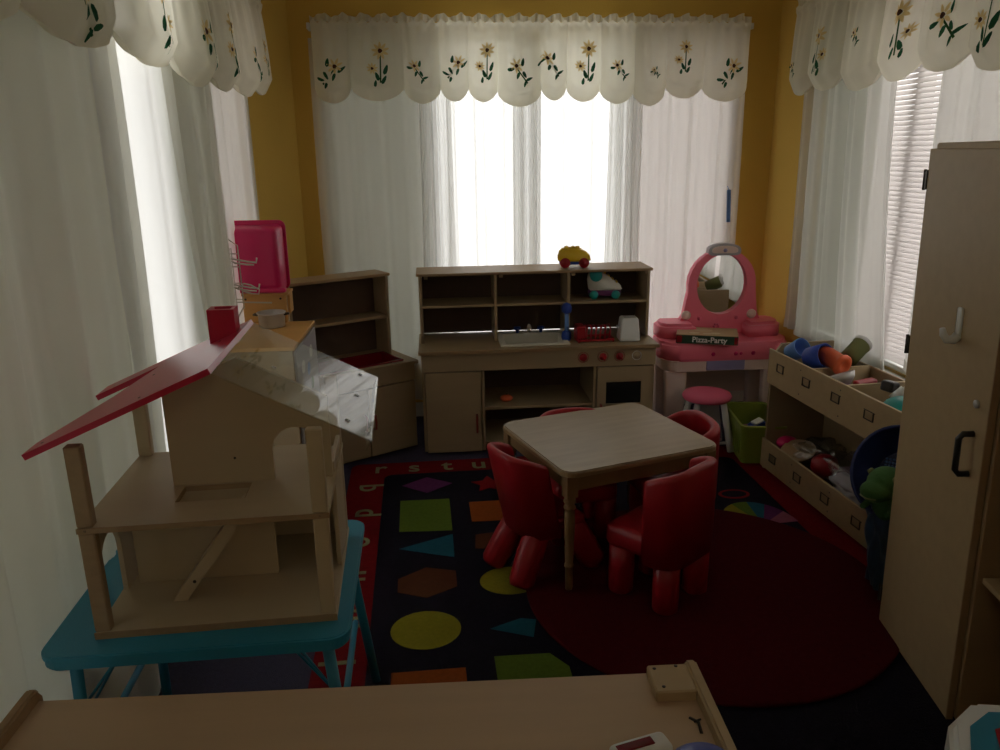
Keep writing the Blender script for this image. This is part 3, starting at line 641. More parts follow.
# countertop with basin opening
b = MB()
for a in ((-.012, .44, -.018, .42), (.44, .79, -.018, .05), (.44, .79, .31, .42), (.79, KW + .012, -.018, .42)): b.box(a[0], a[1], a[2], a[3], .575, .592)
b.build('countertop', TN, K)
bx('counter_edge', -.013, KW + .013, -.0205, -.018, .574, .593, ED, K)
b = MB()        # basin
for a in ((.425, .80, .03, .06, .593, .603), (.425, .80, .30, .34, .593, .603), (.425, .455, .06, .30, .593, .603), (.775, .80, .06, .30, .593, .603)): b.box(*a, bev=.003, seg=1)
for a in ((.450, .457, .055, .305, .51, .600), (.773, .780, .055, .305, .51, .600), (.45, .78, .055, .062, .51, .6), (.45, .78, .298, .305, .51, .6), (.45, .78, .055, .305, .505, .512)): b.box(*a)
sk = b.build('sink_basin', M['cream'], K)
b = MB(); b.tube([(.61, .325, .603), (.61, .325, .635), (.61, .30, .648), (.61, .26, .640)], .009, n=10); b.build('faucet', M['cream'], sk)
for x in (.545, .68):
    b = MB(); b.lathe([(.010, .602), (.010, .618), (.022, .622), (.020, .636), (0, .638)], n=10, mtx=T(x, .32, 0)); b.build('faucet_knob', M['bluep'], sk)
# hutch
HY0, HY1, HT = .17, .42, .975
for x in (0.0, KW - .016): bx('hutch_side', x, x + .016, HY0, HY1, .592, HT - .014, TN, K)
for x in (.405, .805): bx('hutch_divider', x, x + .016, HY0 + .004, HY1 - .012, .592, HT - .014, TN, K)
for a, c in ((.016, .405), (.421, .805), (.821, KW - .016)): bx('hutch_shelf', a, c, HY0 + .006, HY1 - .012, .785, .799, TN, K)
bx('hutch_back', .016, KW - .016, HY1 - .012, HY1, .598, HT - .014, DK, K)
bx('hutch_top', -.012, KW + .012, HY0 - .012, HY1 + .004, HT - .014, HT, ED, K)
for x in (.03, .435, .83, 1.235):
    bx('corner_bracket', x, x + .02, HY0 + .01, HY0 + .03, HT - .034, HT - .014, TN, K)
def kit(x, y, z=0): # kitchen-local point to world
    c, s_ = math.cos(R(-1)), math.sin(R(-1)); return (-.015 + x * c - y * s_, 4.0 + x * s_ + y * c, z)

# toy car on the hutch
t = thing('toy_car', 'chunky yellow toy car with red wheels on top of the play kitchen', 'toy car', kit(.855, .27, .9755), R(-8))
b = MB(); b.prism([(-.088, .030), (-.088, .078), (-.072, .100), (-.060, .108), (.010, .112), (.040, .100), (.080, .078), (.094, .052), (.094, .030)], -.042, .042, axis='y')
bmesh.ops.bevel(b.bm, geom=list(b.bm.edges), offset=.010, segments=3, affect='EDGES')
for x in (-.04, -.005, .02): b.ball((x, 0, .110), (.014, .026, .008))
for f in b.bm.faces: f.smooth = True
b.build('body', M['yellow'], t)
b = MB(); b.box(-.080, .086, -.038, .038, .018, .034, bev=.006, seg=2); b.build('chassis', M['bluep'], t)
for x in (-.048, .055):
    for s_ in (-1, 1):
        b = MB(); b.lathe([(.012, 0), (.027, .001), (.028, .006), (.028, .016), (.024, .020), (.012, .017), (.012, .021), (0, .022)], n=20, mtx=T(x, s_ * .026, .028) @ RX(-90 * s_)); b.build('wheel', M['red'], t)
# roller skate
t = thing('toy_roller_skate', 'white toy roller skate with teal wheels on the upper hutch shelf', 'toy', kit(1.025, .255, .7995), R(-6))
b = MB(); b.prism([(-.085, .045), (-.095, .115), (-.078, .150), (-.02, .158), (.02, .118), (.075, .088), (.098, .066), (.098, .045)], -.030, .030, axis='y')
bmesh.ops.bevel(b.bm, geom=list(b.bm.edges), offset=.008, segments=3, affect='EDGES')
for f in b.bm.faces: f.smooth = True
b.build('boot', M['cream'], t)
b = MB(); b.box(-.088, .092, -.029, .029, .018, .048, bev=.006, seg=2); b.build('sole', M['purple'], t)
b = MB(); b.lathe([(0, -.034), (.034, -.034), (.036, -.02), (.036, .02), (.034, .034), (0, .034)], n=20, mtx=T(-.048, 0, .132) @ RX(90)); b.build('ankle_guard', M['teal'], t)
for i in range(4):
    b = MB(); x = .0 + i * .022; z = .142 - i * .0165; b.box(-.004, .004, -.028, .028, -.003, .007, bev=.002, seg=1, mtx=T(x, 0, z) @ RY(35)); b.build('lace', M['yellow'], t)
for x in (-.058, .062):
    for s_ in (-1, 1):
        b = MB(); b.lathe([(.006, 0), (.022, .001), (.024, .006), (.024, .014), (.018, .018), (0, .018)], n=18, mtx=T(x, s_ * .022, .0245) @ RX(-90 * s_)); b.build('wheel', M['teal'], t)
# blue handset upright
t = thing('toy_handset', 'upright blue toy handset leaning on the hutch divider', 'toy', kit(.795, .130, .5935), 0)
b = MB(); b.tube([(0, 0, .04), (.002, .004, .10), (0, 0, .17)], .012, n=12); b.build('grip', M['ltblue'], t)
b = MB(); b.lathe([(.0, .0), (.022, .002), (.028, .02), (.026, .045), (.012, .058), (0, .058)], n=18); b.build('mouthpiece', M['bluep'], t)
b = MB(); b.lathe([(.012, .150), (.026, .160), (.029, .182), (.022, .204), (0, .212)], n=18); b.build('earpiece', M['bluep'], t)
# red dish rack
t = thing('toy_dish_rack', 'red plastic toy dish rack on the kitchen counter', 'dish rack', kit(.945, .115, .5935), R(2))
b = MB()
for x in (-.095, .095):
    b.box(x - .004, x + .004, -.055, .055, 0, .022, bev=.002, seg=1)
for y in (-.055, .055): b.box(-.098, .098, y - .004, y + .004, .008, .020, bev=.002, seg=1)
b.build('tray', M['red'], t)
for i in range(7):
    b = MB(); x = -.078 + i * .026; b.tube([(x - .006, -.05, .015), (x, -.045, .075), (x + .004, 0, .085), (x + .002, .045, .075), (x - .004, .05, .015)], .0048, n=8); b.build('plate_rung', M['red'], t)
b = MB(); b.box(-.105, -.058, -.050, .040, .020, .092, bev=.008, seg=2); b.build('cutlery_cup', M['red'], t)
# white toaster
t = thing('toy_toaster', 'white toy toaster at the right end of the kitchen counter', 'toaster', kit(1.135, .105, .5935), R(-4))
b = MB(); v = b.box(-.060, .056, -.055, .055, 0, .128, bev=.012, seg=3, smooth=True)
for q in v: k = 1 - .22 * (q.co.z / .128); q.co.x *= k; q.co.y *= k
b.build('body', M['white'], t)
for y in (-.016, .016): bx('slot', -.032, .032, y - .006, y + .006, .1262, .1285, M['black'], t, bev=.0005)
b = MB(); b.box(-.068, -.054, -.010, .010, .07, .082, bev=.003, seg=1); b.build('lever', M['greyp'], t)
# orange food piece on inside shelf
b = MB(); b.ball((0, 0, .020), (.036, .028, .020)); b.tube([(0, 0, .036), (.004, 0, .046)], .004, m=M['green']); o = b.build('toy_pumpkin', M['orange']); o.location = kit(.46, .12, .2605); tag(o, 'small orange toy food piece on the open shelf of the kitchen', 'toy food')

# ================= CORNER CABINET =================
CC = thing('corner_sink_cabinet', 'angled wooden play sink cabinet with red basin in the back left corner', 'play sink', (-.05, 4.125, 0), R(30))
# local: x -.60..0 along the front (to the left), y 0 front .. .36 back
W_ = .60
bx('side_panel', -.016, 0, .016, .36, .02, .50, TN, CC); bx('side_panel', -W_, -W_ + .016, .016, .36, .02, .50, TN, CC)
bx('back_panel', -W_ + .016, -.016, .348, .36, .05, .50, DK, CC); bx('bottom_panel', -W_ + .016, -.016, .016, .348, .04, .055, TN, CC)
bx('plinth', -W_ + .02, -.02, .05, .06, 0, .04, DK, CC)
bx('front_rail', -W_, 0, 0, .016, .408, .50, TN, CC)
for a, c, hx in ((-.285, -.004, -.262), (-W_ + .004, -.291, -.314)):
    d = bx('door', a, c, 0, .016, .025, .402, TN, CC); pull('handle', hx, .22, d, M['handlered'], .085)
b = MB()
for a in ((-W_ - .01, .014, -.018, .03), (-W_ - .01, .014, .24, .36), (-W_ - .01, -.53, .03, .24), (-.07, .014, .03, .24)): b.box(a[0], a[1], a[2], a[3], .50, .517)
b.build('countertop', TN, CC)
b = MB()
for a in ((-.545, -.055, .018, .034, .517, .526), (-.545, -.055, .236, .252, .517, .526), (-.545, -.53, .034, .236, .517, .526), (-.07, -.055, .034, .236, .517, .526)): b.box(*a, bev=.003, seg=1)
for a in ((-.53, -.524, .03, .24, .43, .52), (-.076, -.07, .03, .24, .43, .52), (-.53, -.07, .03, .036, .43, .52), (-.53, -.07, .234, .24, .43, .52), (-.53, -.07, .03, .24, .425, .432)): b.box(*a)
b.build('sink_basin', M['redsink'], CC)
for x in (-W_, -.046): bx('hutch_side', x, x + .016, .20, .36, .517, .955, TN, CC)
bx('hutch_back', -W_ + .016, -.046, .348, .36, .517, .955, DK, CC); bx('hutch_shelf', -W_ + .016, -.046, .205, .348, .722, .737, TN, CC)
bx('hutch_top', -W_ - .01, -.022, .19, .364, .955, .970, ED, CC)

# ================= LEFT STOVE / FRIDGE UNIT =================
ST = thing('play_refrigerator', 'wooden play unit with an orange back rail behind the dollhouse', 'play furniture', (-.66, 3.34, 0), R(-2))
bx('body', -.170, .150, -.24, .26, .0, .845, TN, ST, bev=.003)
bx('top_panel', -.175, .158, -.245, .265, .845, .860, M['orangewood'], ST)
d = bx('side_door', .1505, .160, -.225, .25, .06, .835, M['greyp'], ST)
for i, (y, z, m) in enumerate(((-.10, .74, 'paper'), (.02, .70, 'ltblue'), (.10, .76, 'paper'), (.08, .62, 'green'))):
    b = MB(); b.prism(ell2(y, z, .035, .028, 12), .1602, .1612, axis='x'); b.build('sticker', M[m], d)
bk = bx('back_rail', -.155, .045, .235, .255, .860, .990, M['orangewood'], ST, bev=.006)
for x in (-.135, .02):
    b = MB(); b.lathe([(0, 0), (.005, 0), (.005, .001), (0, .001)], n=10, mtx=T(x, .2345, .972) @ RX(90)); b.build('screw', M['screw'], bk)
bx('ledge', -.160, .060, .205, .330, .990, 1.002, M['orangewood'], ST)
for x in (-.155, .045): bx('ledge_bracket', x, x + .012, .256, .325, .90, .990, M['orangewood'], ST)
# steel pot
t = thing('toy_pot', 'small stainless steel pot on the orange wooden top', 'pot', (-.665, 3.50, .8615), R(0))
b = MB(); b.lathe([(.0, 0), (.052, 0), (.056, .004), (.058, .058), (.064, .062), (.063, .065), (.055, .062), (.053, .006), (0, .005)], n=32); b.build('bowl', M['steel'], t)
for s_ in (-1, 1):
    b = MB(); b.tube([(s_ * .057, -.018, .054), (s_ * .076, -.012, .056), (s_ * .076, .012, .056), (s_ * .057, .018, .054)], .0035, n=8); b.build('handle', M['screw'], t)
# magenta bin standing on end
t = thing('storage_bin', 'magenta plastic bin stood on its side beside the left curtain', 'bin', (-.722, 3.59, 1.0035), R(-4))
b = MB()
v = b.box(-.108, .104, -.050, .06, .0, .265, bev=.022, seg=4, smooth=True)
for q in v:
    k = 1 + .12 * ((q.co.y + .05) / .11); q.co.x *= k; q.co.z = .1375 + (q.co.z - .1375) * k + .017
b.build('bin_shell', M['hotpink'], t)
b = MB(); b.prism(rr(-.130, .124, 0.0, .312, .03), .058, .068, axis='y'); b.build('bin_rim', M['hotpink'], t)
b = MB(); b.box(-.10, .125, -.052, -.01, 0.0005, .024, bev=.008, seg=2); b.build('bin_foot', M['hotpink'], t)
# wire rack
t = thing('wire_rack', 'pale wire rack with hooks standing in front of the magenta bin', 'wire rack', (-.79, 3.42, .8615), R(-15))
b = MB()
b.tube([(-.035, 0, 0), (-.035, 0, .37), (-.030, 0, .395), (-.018, 0, .405), (.0, 0, .39), (.03, 0, .37), (.032, 0, .10)], .003, n=8)
b.tube([(0, 0, 0), (0, 0, .10), (.0, 0, .36)], .003, n=8); b.tube([(.032, 0, .15), (.032, 0, .11), (.0, 0, .06), (-.02, 0, .02)], .003, n=8)
for z in (.14, .21, .28, .335): b.tube([(-.035, 0, z), (.032, 0, z)], .0028, n=6)
b.build('frame', M['wire'], t)
for z in (.305, .195):
    b = MB()
    b.tube([(-.01, -.002, z + .012), (.03, -.02, z + .008), (.08, -.02, z), (.115, -.015, z - .004), (.12, -.015, z + .016)], .004, n=8)
    b.tube([(0.0, -.006, z), (.03, -.034, z - .004), (.08, -.034, z - .010), (.11, -.028, z - .012)], .004, n=8)
    if z < .25:
        b.tube([(.03, -.03, z + .0), (.06, -.035, z + .020), (.09, -.035, z + .014), (.125, -.03, z - .006), (.12, -.03, z - .024), (.09, -.035, z - .022), (.05, -.035, z - .012)], .0035, n=8)
    b.build('hook', M['wire'], t)
b = MB(); b.tube([(-.035, 0, .125), (.02, .0, .128), (.16, .0, .128)], .0035, n=6); b.build('crossbar', M['wire'], t)

# ================= PINK VANITY =================
V = thing('toy_vanity', 'pink plastic play vanity with round mirror in the back right corner', 'play vanity', (1.71, 4.13, 0), R(-2))
# local x -.375..+.375, y 0 front .. .34 back
VT = .545
def dshape(w, d, r, y0=0.0): return rr(-w / 2, w / 2, y0, y0 + d, r, 8)
b = MB(); b.prism(dshape(.735, .34, .10, -.01), VT - .105, VT)
bmesh.ops.bevel(b.bm, geom=[e for e in b.bm.edges if abs(e.verts[0].co.z - e.verts[1].co.z) < 1e-5], offset=.016, segments=3, affect='EDGES')
for f in b.bm.faces: f.smooth = abs(f.normal.z) < .99
tp = b.build('tabletop', M['pink'], V)
b = MB(); b.prism(dshape(.72, .33, .09, -.004), VT - .165, VT - .104); b.build('apron', M['palepink'], V)
bx('drawer_panel', -.12, .10, -.012, -.004, VT - .160, VT - .104, M['lilac'], V)
for x, s_ in ((-.085, 1), (.045, 1), (.075, .8), (.145, 1)):
    b = MB(); b.lathe([(.013 * s_, 0), (.013 * s_, .0015), (0, .0015)], n=6, mtx=T(x, -.0098, VT - .065) @ RX(90)); b.build('flower_decal', M['hotpink'], tp)
for sx in (-1, 1):
    for y in (.04, .27):
        b = MB(); v = b.box(-.065, .065, -.03, .03, 0, VT - .164, bev=.012, seg=2, smooth=True)
        for q in v: q.co.x = q.co.x * (.80 + .2 * q.co.z / .4) + sx * .285; q.co.y += y
        b.build('leg', M['palepink'], V)
bx('back_panel', -.24, .24, .30, .32, .16, VT - .164, M['palepink'], V)
# raised sides of the top
for sx in (-1, 1):
    b = MB(); b.prism([(sx * .155, .10), (sx * .155, .31), (sx * .33, .31), (sx * .362, .26), (sx * .362, .17), (sx * .33, .12)], VT, VT + .085)
    bmesh.ops.bevel(b.bm, geom=[e for e in b.bm.edges if all(v.co.z > VT + .07 for v in e.verts)], offset=.02, segments=4, affect='EDGES')
    for f in b.bm.faces: f.smooth = abs(f.normal.z) < .99
    b.build('side_bolster', M['pink'], V)
# mirror frame: oval ring standing on a flared base
mx, my, mz = .02, .235, .835
b = MB()
prof = [(-.235, VT), (-.235, VT + .075), (-.205, VT + .095), (-.195, VT + .14), (-.195, VT + .17)]
def fr_out(a): return (mx + .200 * math.cos(a), mz + .205 * math.sin(a))
pts = [(-.225, VT - .0), (-.225, VT + .075), (-.200, VT + .12), (-.188, VT + .20)]
pts += [fr_out(R(a)) for a in range(190, -11, -12)] + [(.228, VT + .20), (.240, VT + .12), (.262, VT + .075), (.262, VT - .0)]
inner = [(mx + .148 * math.cos(R(a)), mz + .174 * math.sin(R(a))) for a in range(0, 360, 12)]
# outer outline with the oval opening bridged by a slit at the bottom
i0 = min(range(len(inner)), key=lambda i: inner[i][1]); ring = inner[i0:] + inner[:i0 + 1]
slit_o = (mx, VT - .0)
poly = pts + [(mx + .0005, VT)] + [(p[0] + (.0005 if k == 0 else (-.0005 if k == len(ring) - 1 else 0)), p[1]) for k, p in enumerate(ring)] + [(mx - .0005, VT)]
b.prism(poly, my - .022, my + .022, axis='y')
b.build('mirror_frame', M['pink'], V)
b = MB(); b.prism([(mx + .151 * math.cos(R(a)), mz + .177 * math.sin(R(a))) for a in range(0, 360, 8)], my + .004, my + .010, axis='y')
mir = b.build('mirror', M['mirror'], V)
b = MB(); pl2 = []
for k in range(0, 361, 15): a = R(k); r = (abs(math.cos(a)) ** 3 + abs(math.sin(a)) ** 3) ** (-1 / 3); pl2.append((mx + .095 * r * math.cos(a), mz + .205 + .034 * r * math.sin(a) - .12 * (r * math.cos(a) * .095) ** 2 * 10))
b.prism(pl2[:-1], my - .034, my + .012, axis='y'); hl = b.build('headpiece', M['greyp'], V)
b = MB(); b.prism([(mx + (x - mx) * .8, mz + .205 + (z - mz - .205) * .62) for x, z in pl2[:-1]], my - .039, my - .034, axis='y'); b.build('light_cover', M['palepink'], hl)
b = MB(); b.lathe([(.012, 0), (.012, .003), (0, .004)], n=6, mtx=T(mx, my - .039, mz + .200) @ RX(90)); b.build('flower_decal', M['lilac'], hl)
for sx, r_ in ((-.185, .028), (.205, .028), (-.105, .011), (.115, .011)):
    b = MB(); b.lathe([(r_, 0), (r_, .006), (r_ * .8, .012), (0, .013)], n=24, mtx=T(sx, my - .022, VT + .115 - (0.02 if r_ < .02 else 0)) @ RX(90)); k = b.build('round_light', M['palepink' if r_ > .02 else 'rose'], V)
b = MB()
for a in range(0, 360, 60): b.ball((.0 + .014 * math.cos(R(a)), my - .024, VT + .045 + .014 * math.sin(R(a))), (.008, .004, .008), n=8)
b.build('flower_relief', M['rose'], V)
# game box
t = thing('game_box', 'flat board game box with white lettering on the pink vanity', 'game box', (1.600, 4.175, VT + .0015), R(-20)); t.scale = (1.15, 1.1, 1.15)
b = MB(); b.box(-.145, .145, -.085, .10, .034, .046, bev=.001, seg=1); b.build('box_lid', M['cardb'], t)
b = MB(); b.box(-.142, .142, -.082, .097, .0, .034, bev=.001, seg=1); b.build('box_base', M['cardb'], t)
b = MB(); b.box(-.1452, .1452, -.0862, -.0848, .003, .043); lab = b.build('printed_side', M['boxdk'], t)
b = MB(); b.text('Pizza-Party', .037, .0004, T(.012, -.0868, .022) @ RX(90), M['paper'], bold=.0008); b.build('lettering', None, lab)
for a in ((-.143, -.118), (.128, .143)): b = MB(); b.box(a[0], a[1], -.0872, -.0866, .006, .040); b.build('red_print', M['red'], lab)
b = MB()
for x, y, r_ in ((-.06, -.04, .02), (0, -.05, .016), (.04, -.035, .018), (-.02, .03, .035)): b.prism(ell2(x, y, r_ * 1.3, r_, 16), .0461, .0466)
b.build('lid_print', mat('pale_box_print', (.55, .42, .25), rough=.6), t)
# stool
t = thing('toy_stool', 'small stool with pink seat and white legs under the vanity', 'stool', (1.515, 3.90, .0125))
b = MB(); b.lathe([(0, .275), (.10, .275), (.125, .283), (.132, .298), (.124, .314), (.08, .322), (0, .324)], n=32); b.build('seat', M['rose'], t)
for sx in (-1, 1):
    for sy in (-1, 1):
        b = MB(); b.tube([(sx * .07, sy * .06, .276), (sx * .118, sy * .09, .004)], [.016, .021], n=12); b.build('leg', M['white'], t)
b = MB(); b.prism([(-.065, .27), (-.095, .05), (.095, .05), (.065, .27)], -.008, .0, axis='y'); b.build('centre_panel', M['greyp'], t)
b = MB(); b.tube([(-.11, -.08, .05), (.11, -.08, .05)], .008, n=8); b.build('stretcher', M['white'], t)
# lime bin
LB = (1.745, 3.80)
t = thing('lime_bin', 'lime green plastic tub of toys between the vanity and the toy bins', 'bin', (LB[0], LB[1], .014), R(-8))
def tub(name, w, d, hh, m, par, th=.004, tap=.85):
    b = MB(); o = [(-w / 2, -d / 2), (w / 2, -d / 2), (w / 2, d / 2), (-w / 2, d / 2)]
    A = rr(-w / 2, w / 2, -d / 2, d / 2, .03, 4)
    loops = []
    for sc, z, ins in ((tap, 0, 0), (1, hh - .012, 0), (1.04, hh - .012, 0), (1.04, hh, 0), (1, hh, .008), (tap, .006, .008)):
        loops.append([b.bm.verts.new((x * sc * (1 - ins / (w / 2)), y * sc * (1 - ins / (d / 2)), z)) for x, y in A])
    n = len(A)
    for i in range(len(loops) - 1):
        for k in range(n): b.bm.faces.new((loops[i][k], loops[i][(k + 1) % n], loops[i + 1][(k + 1) % n], loops[i + 1][k]))
    b.bm.faces.new(loops[0][::-1]); b.bm.faces.new(loops[-1]); return b.build(name, m, par)
tub('tub_shell', .23, .40, .215, M['lime'], t)
b = MB()
for k in range(9):
    y = -.15 + k * .037; b.box(-.113, -.108, y - .003, y + .003, .05, .18, mtx=T(0, 0, 0))
b.build('ribs', M['lime'], t)
b = MB(); b.box(-.045, .045, -.03, .03, 0, .05, bev=.01, seg=2); b.box(-.03, .035, -.02, .02, .05, .062, m=M['white'], bev=.006, seg=2); o = b.build('toy_block', M['bluep']); o.location = (LB[0] + .0, LB[1] - .04, .15); o.rotation_euler = (R(10), R(-12), R(25)); tag(o, 'blue and white toy lying in the lime tub', 'toy')
b = MB(); b.ball((0, 0, 0), (.06, .06, .05), n=20); o = b.build('toy_ball', M['purple']); o.location = (LB[0] + .01, LB[1] + .08, .09); tag(o, 'dark purple ball deep in the lime tub', 'ball')
b = MB(); b.box(-.07, .07, -.11, .07, 0, .10, bev=.015, seg=2); o = b.build('toy_case', M['olive']); o.location = (LB[0] + .005, LB[1] - .03, .022); o.rotation_euler = (0, 0, R(-8)); tag(o, 'olive toy case at the bottom of the lime tub', 'toy')

M['hblue'] = mat('deep_blue_mesh_fabric', (.010, .022, .12), rough=.6)
M['hbody'] = mat('blue_grey_print_fabric', (.045, .085, .15), rough=.35, var=.8, scale=(22, 22, 14))
# ================= TOY BIN UNIT =================
B = thing('toy_bin_unit', 'two-tier wooden toy bin with label holders along the right wall', 'toy storage', (1.705, 3.60, 0), R(3.2))
# local: x 0 front .. .33 back (toward the wall), y 0 far end .. -1.06 near end
BL = -1.07; BD = .335
for y0, y1 in ((-.016, 0), (BL, BL + .016)):
    b = MB(); b.prism([(.012, 0), (BD, 0), (BD, .665), (.06, .665), (.012, .60)], y0, y1, axis='y'); b.build('side_panel', TN, B)
bx('back_panel', BD - .012, BD, BL + .016, -.016, .02, .62, TN, B)
for z0, z1, zf in ((.47, .485, .462), (.025, .04, .022)):
    bx('tray_bottom', .012, BD - .012, BL + .016, -.016, z0, z1, TN, B)
def front(z0, z1, n):
    f = bx('tray_front', 0, .012, BL - .002, .002, z0, z1, M['maple'], B)
    for i in range(n):
        y = -.12 - i * .235; zc = z1 - .075
        b = MB(); w_, h_ = .030, .018
        for a in ((-w_, -w_ + .0025, -h_, h_), (w_ - .0025, w_, -h_, h_), (-w_, w_, -h_, -h_ + .0025)): b.box(-.005, 0, y + a[0], y + a[1], zc + a[2], zc + a[3])
        b.box(-.002, 0, y - w_ - .006, y + w_ + .006, zc + h_, zc + h_ + .003); lh = b.build('label_holder', M['screw'], f)
        b = MB(); b.box(-.0015, -.0002, y - w_ + .004, y + w_ - .004, zc - h_ + .004, zc + h_); b.build('label_card', M['tan'], lh)
    for y in (-.30, -.62): 
        for z in (z0 + .03, z1 - .03): b = MB(); b.lathe([(0, 0), (.0035, 0), (.0035, .001), (0, .001)], n=8, mtx=T(-.0002, y, z) @ RY(-90)); b.build('screw', M['screw'], f)
front(.465, .640, 4); front(.022, .172, 4)
for y in (-.335, -.60): bx('tray_divider', .012, BD - .012, y - .006, y + .006, .485, .625, M['maple'], B)
bx('tray_divider', .012, BD - .012, -.606, -.594, .04, .15, M['maple'], B)
Bc, Bs = math.cos(R(3.2)), math.sin(R(3.2))
def bp(x, y, z): return (1.705 + x * Bc - y * Bs, 3.60 + x * Bs + y * Bc, z)
def put(o, x, y, z, rot=(0, 0, 0)): o.location = bp(x, y, z); o.rotation_euler = tuple(R(a) for a in rot); return o
def cup(mats, r, hh, label, cat, x, y, z, rot, name='toy_cup'):
    b = MB(); b.lathe([(0, 0), (r * .8, 0), (r * .86, .004), (r, hh), (r * .93, hh), (r * .78, .008), (0, .008)], n=28, m=M[mats]); return tag(put(b.build(name), x, y, z, rot), label, cat)
cup('ltblue', .048, .09, 'light blue cup at the far end of the upper toy tray', 'cup', .07, -.075, .630, (55, 25, 0))
cup('bluep', .058, .10, 'dark blue cup lying before the orange one in the upper toy tray', 'cup', .085, -.215, .640, (70, 10, 20))
b = MB(); b.lathe([(0, .002), (.020, .002), (.022, 0), (.044, 0), (.049, .005), (.050, .016), (.042, .020), (.044, .13), (.040, .135), (0, .135)], n=28, m=M['orange'])
tag(put(b.build('toy_canister'), .165, -.375, .640, (-78, 0, 16)), 'bright orange round canister on top of the upper toy tray', 'canister')
b = MB(); b.lathe([(0, 0), (.042, 0), (.042, .11), (.044, .112), (.044, .125), (0, .126)], n=24, m=M['olive']); b.lathe([(.0445, .110), (.0455, .112), (.0455, .130), (0, .131)], n=24, m=M['steel'], cap=False)
tag(put(b.build('toy_tin'), .25, -.27, .640, (-60, 20, -50)), 'olive tin with metallic lid behind the orange canister', 'tin')
b = MB(); b.box(-.05, .05, -.04, .04, 0, .08, bev=.012, seg=2); tag(put(b.build('toy_block', M['black']), .07, -.28, .52, (0, 15, 20)), 'dark toy block under the blue cup in the upper tray', 'toy')
b = MB(); b.box(-.05, .05, -.06, .06, 0, .09, bev=.012, seg=2); tag(put(b.build('toy_block', M['purple']), .23, -.25, .50, (0, -8, 10)), 'dark purple toy block under the orange canister', 'toy')
b = MB(); b.lathe([(0, 0), (.030, .002), (.055, .03), (.062, .055), (.058, .055), (.050, .03), (.02, .008), (0, .006)], n=28, m=M['steel']); tag(put(b.build('toy_bowl'), .12, -.46, .575, (-20, -15, 0)), 'shiny steel bowl in the middle bay of the upper toy tray', 'bowl')
b = MB(); b.box(-.06, .06, -.018, .018, 0, .02, bev=.008, seg=2, m=M['red']); tag(put(b.build('toy_spatula'), .17, -.53, .60, (10, 0, 20)), 'red toy utensil beside the steel bowl', 'toy')
b = MB(); b.box(-.07, .07, -.10, .10, 0, .07, bev=.015, seg=2, m=M['purple']); tag(put(b.build('toy_case'), .14, -.45, .49, (0, 0, 8)), 'dark toy case beneath the steel bowl', 'toy')
b = MB(); b.lathe([(0, 0), (.035, 0), (.035, .06), (0, .06)], n=20, m=M['steel']); b.box(-.02, .05, -.02, .02, .055, .075, m=M['white'], bev=.006); tag(put(b.build('toy_kettle'), .14, -.78, .60, (20, 40, 10)), 'silver and white toy in the near bay of the upper toy tray', 'toy')
b = MB(); b.box(-.025, .025, -.03, .03, 0, .045, bev=.01, seg=2, m=M['black']); tag(put(b.build('toy_camera'), .15, -.72, .625, (0, 10, 15)), 'small black toy beside the silver and white one', 'toy')
b = MB(); b.ball((0, 0, 0), (.085, .10, .05), n=18, m=M['teal']); tag(put(b.build('toy_hat'), .12, -.88, .60), 'teal rounded toy in the near bay beside the tall cabinet', 'toy')
b = MB(); b.box(-.10, .10, -.03, .03, 0, .03, bev=.01, seg=2, m=M['redsink']); tag(put(b.build('toy_brush'), .16, -.80, .595, (5, 0, 30)), 'dark red toy lying across the near bay of the upper tray', 'toy')
b = MB(); b.box(-.09, .09, -.13, .13, 0, .055, bev=.015, seg=2, m=M['dkpanel']); tag(put(b.build('toy_case'), .15, -.80, .487, (0, 0, 0)), 'brown toy case at the bottom of the near bay', 'toy')
# lower tray
def bagmesh(name, w, d, hh, m, label, x, y, z, rot, seed=1, cat='plastic bag'):
    rd = random.Random(seed); b = MB(); r = bmesh.ops.create_icosphere(b.bm, subdivisions=4, radius=1)
    from mathutils import noise
    for v in b.bm.verts:
        n_ = noise.noise(v.co * 2.2 + Vector((seed, 0, 0))) * .35 + noise.noise(v.co * 6 + Vector((0, seed, 0))) * .14
        p = v.co * (1 + n_); v.co = Vector((p.x * w / 2, p.y * d / 2, max(-.35, p.z) * hh / 1.35))
    for f in b.bm.faces: f.smooth = True
    o = b.build(name, m); tag(o, label, cat); return put(o, x, y, z, rot)
b = MB(); b.ball((0, 0, 0), (.055, .045, .035), n=16, m=M['hotpink']); tag(put(b.build('toy_purse'), .10, -.07, .16), 'magenta toy at the far end of the lower tray', 'toy')
b = MB(); b.lathe([(0, 0), (.06, .002), (.085, .014), (.083, .017), (.055, .006), (0, .005)], n=24, m=M['cardb']); tag(put(b.build('toy_plate'), .10, -.18, .150, (12, -20, 0)), 'brown toy plate in the lower tray', 'plate')
bagmesh('clear_bag', .24, .22, .09, M['bag'], 'clear plastic bag nearest the far end of the lower tray', .20, -.20, .15, (0, 0, 0), 3)
bagmesh('clear_bag', .24, .34, .10, M['bag'], 'large crinkled clear bag along the back of the lower tray', .20, -.46, .16, (0, 0, 10), 5)
b = MB(); b.lathe([(0, 0), (.05, .0), (.062, .03), (.058, .06), (.03, .075), (0, .078)], n=24, m=M['red']); tag(put(b.build('toy_hat'), .11, -.40, .14, (15, -15, 0)), 'bright red round toy in the middle of the lower tray', 'toy')
bagmesh('mesh_pouch', .15, .26, .07, M['greyp'], 'pale grey mesh pouch at the near end of the lower tray', .10, -.66, .16, (0, -5, 5), 9, 'pouch')
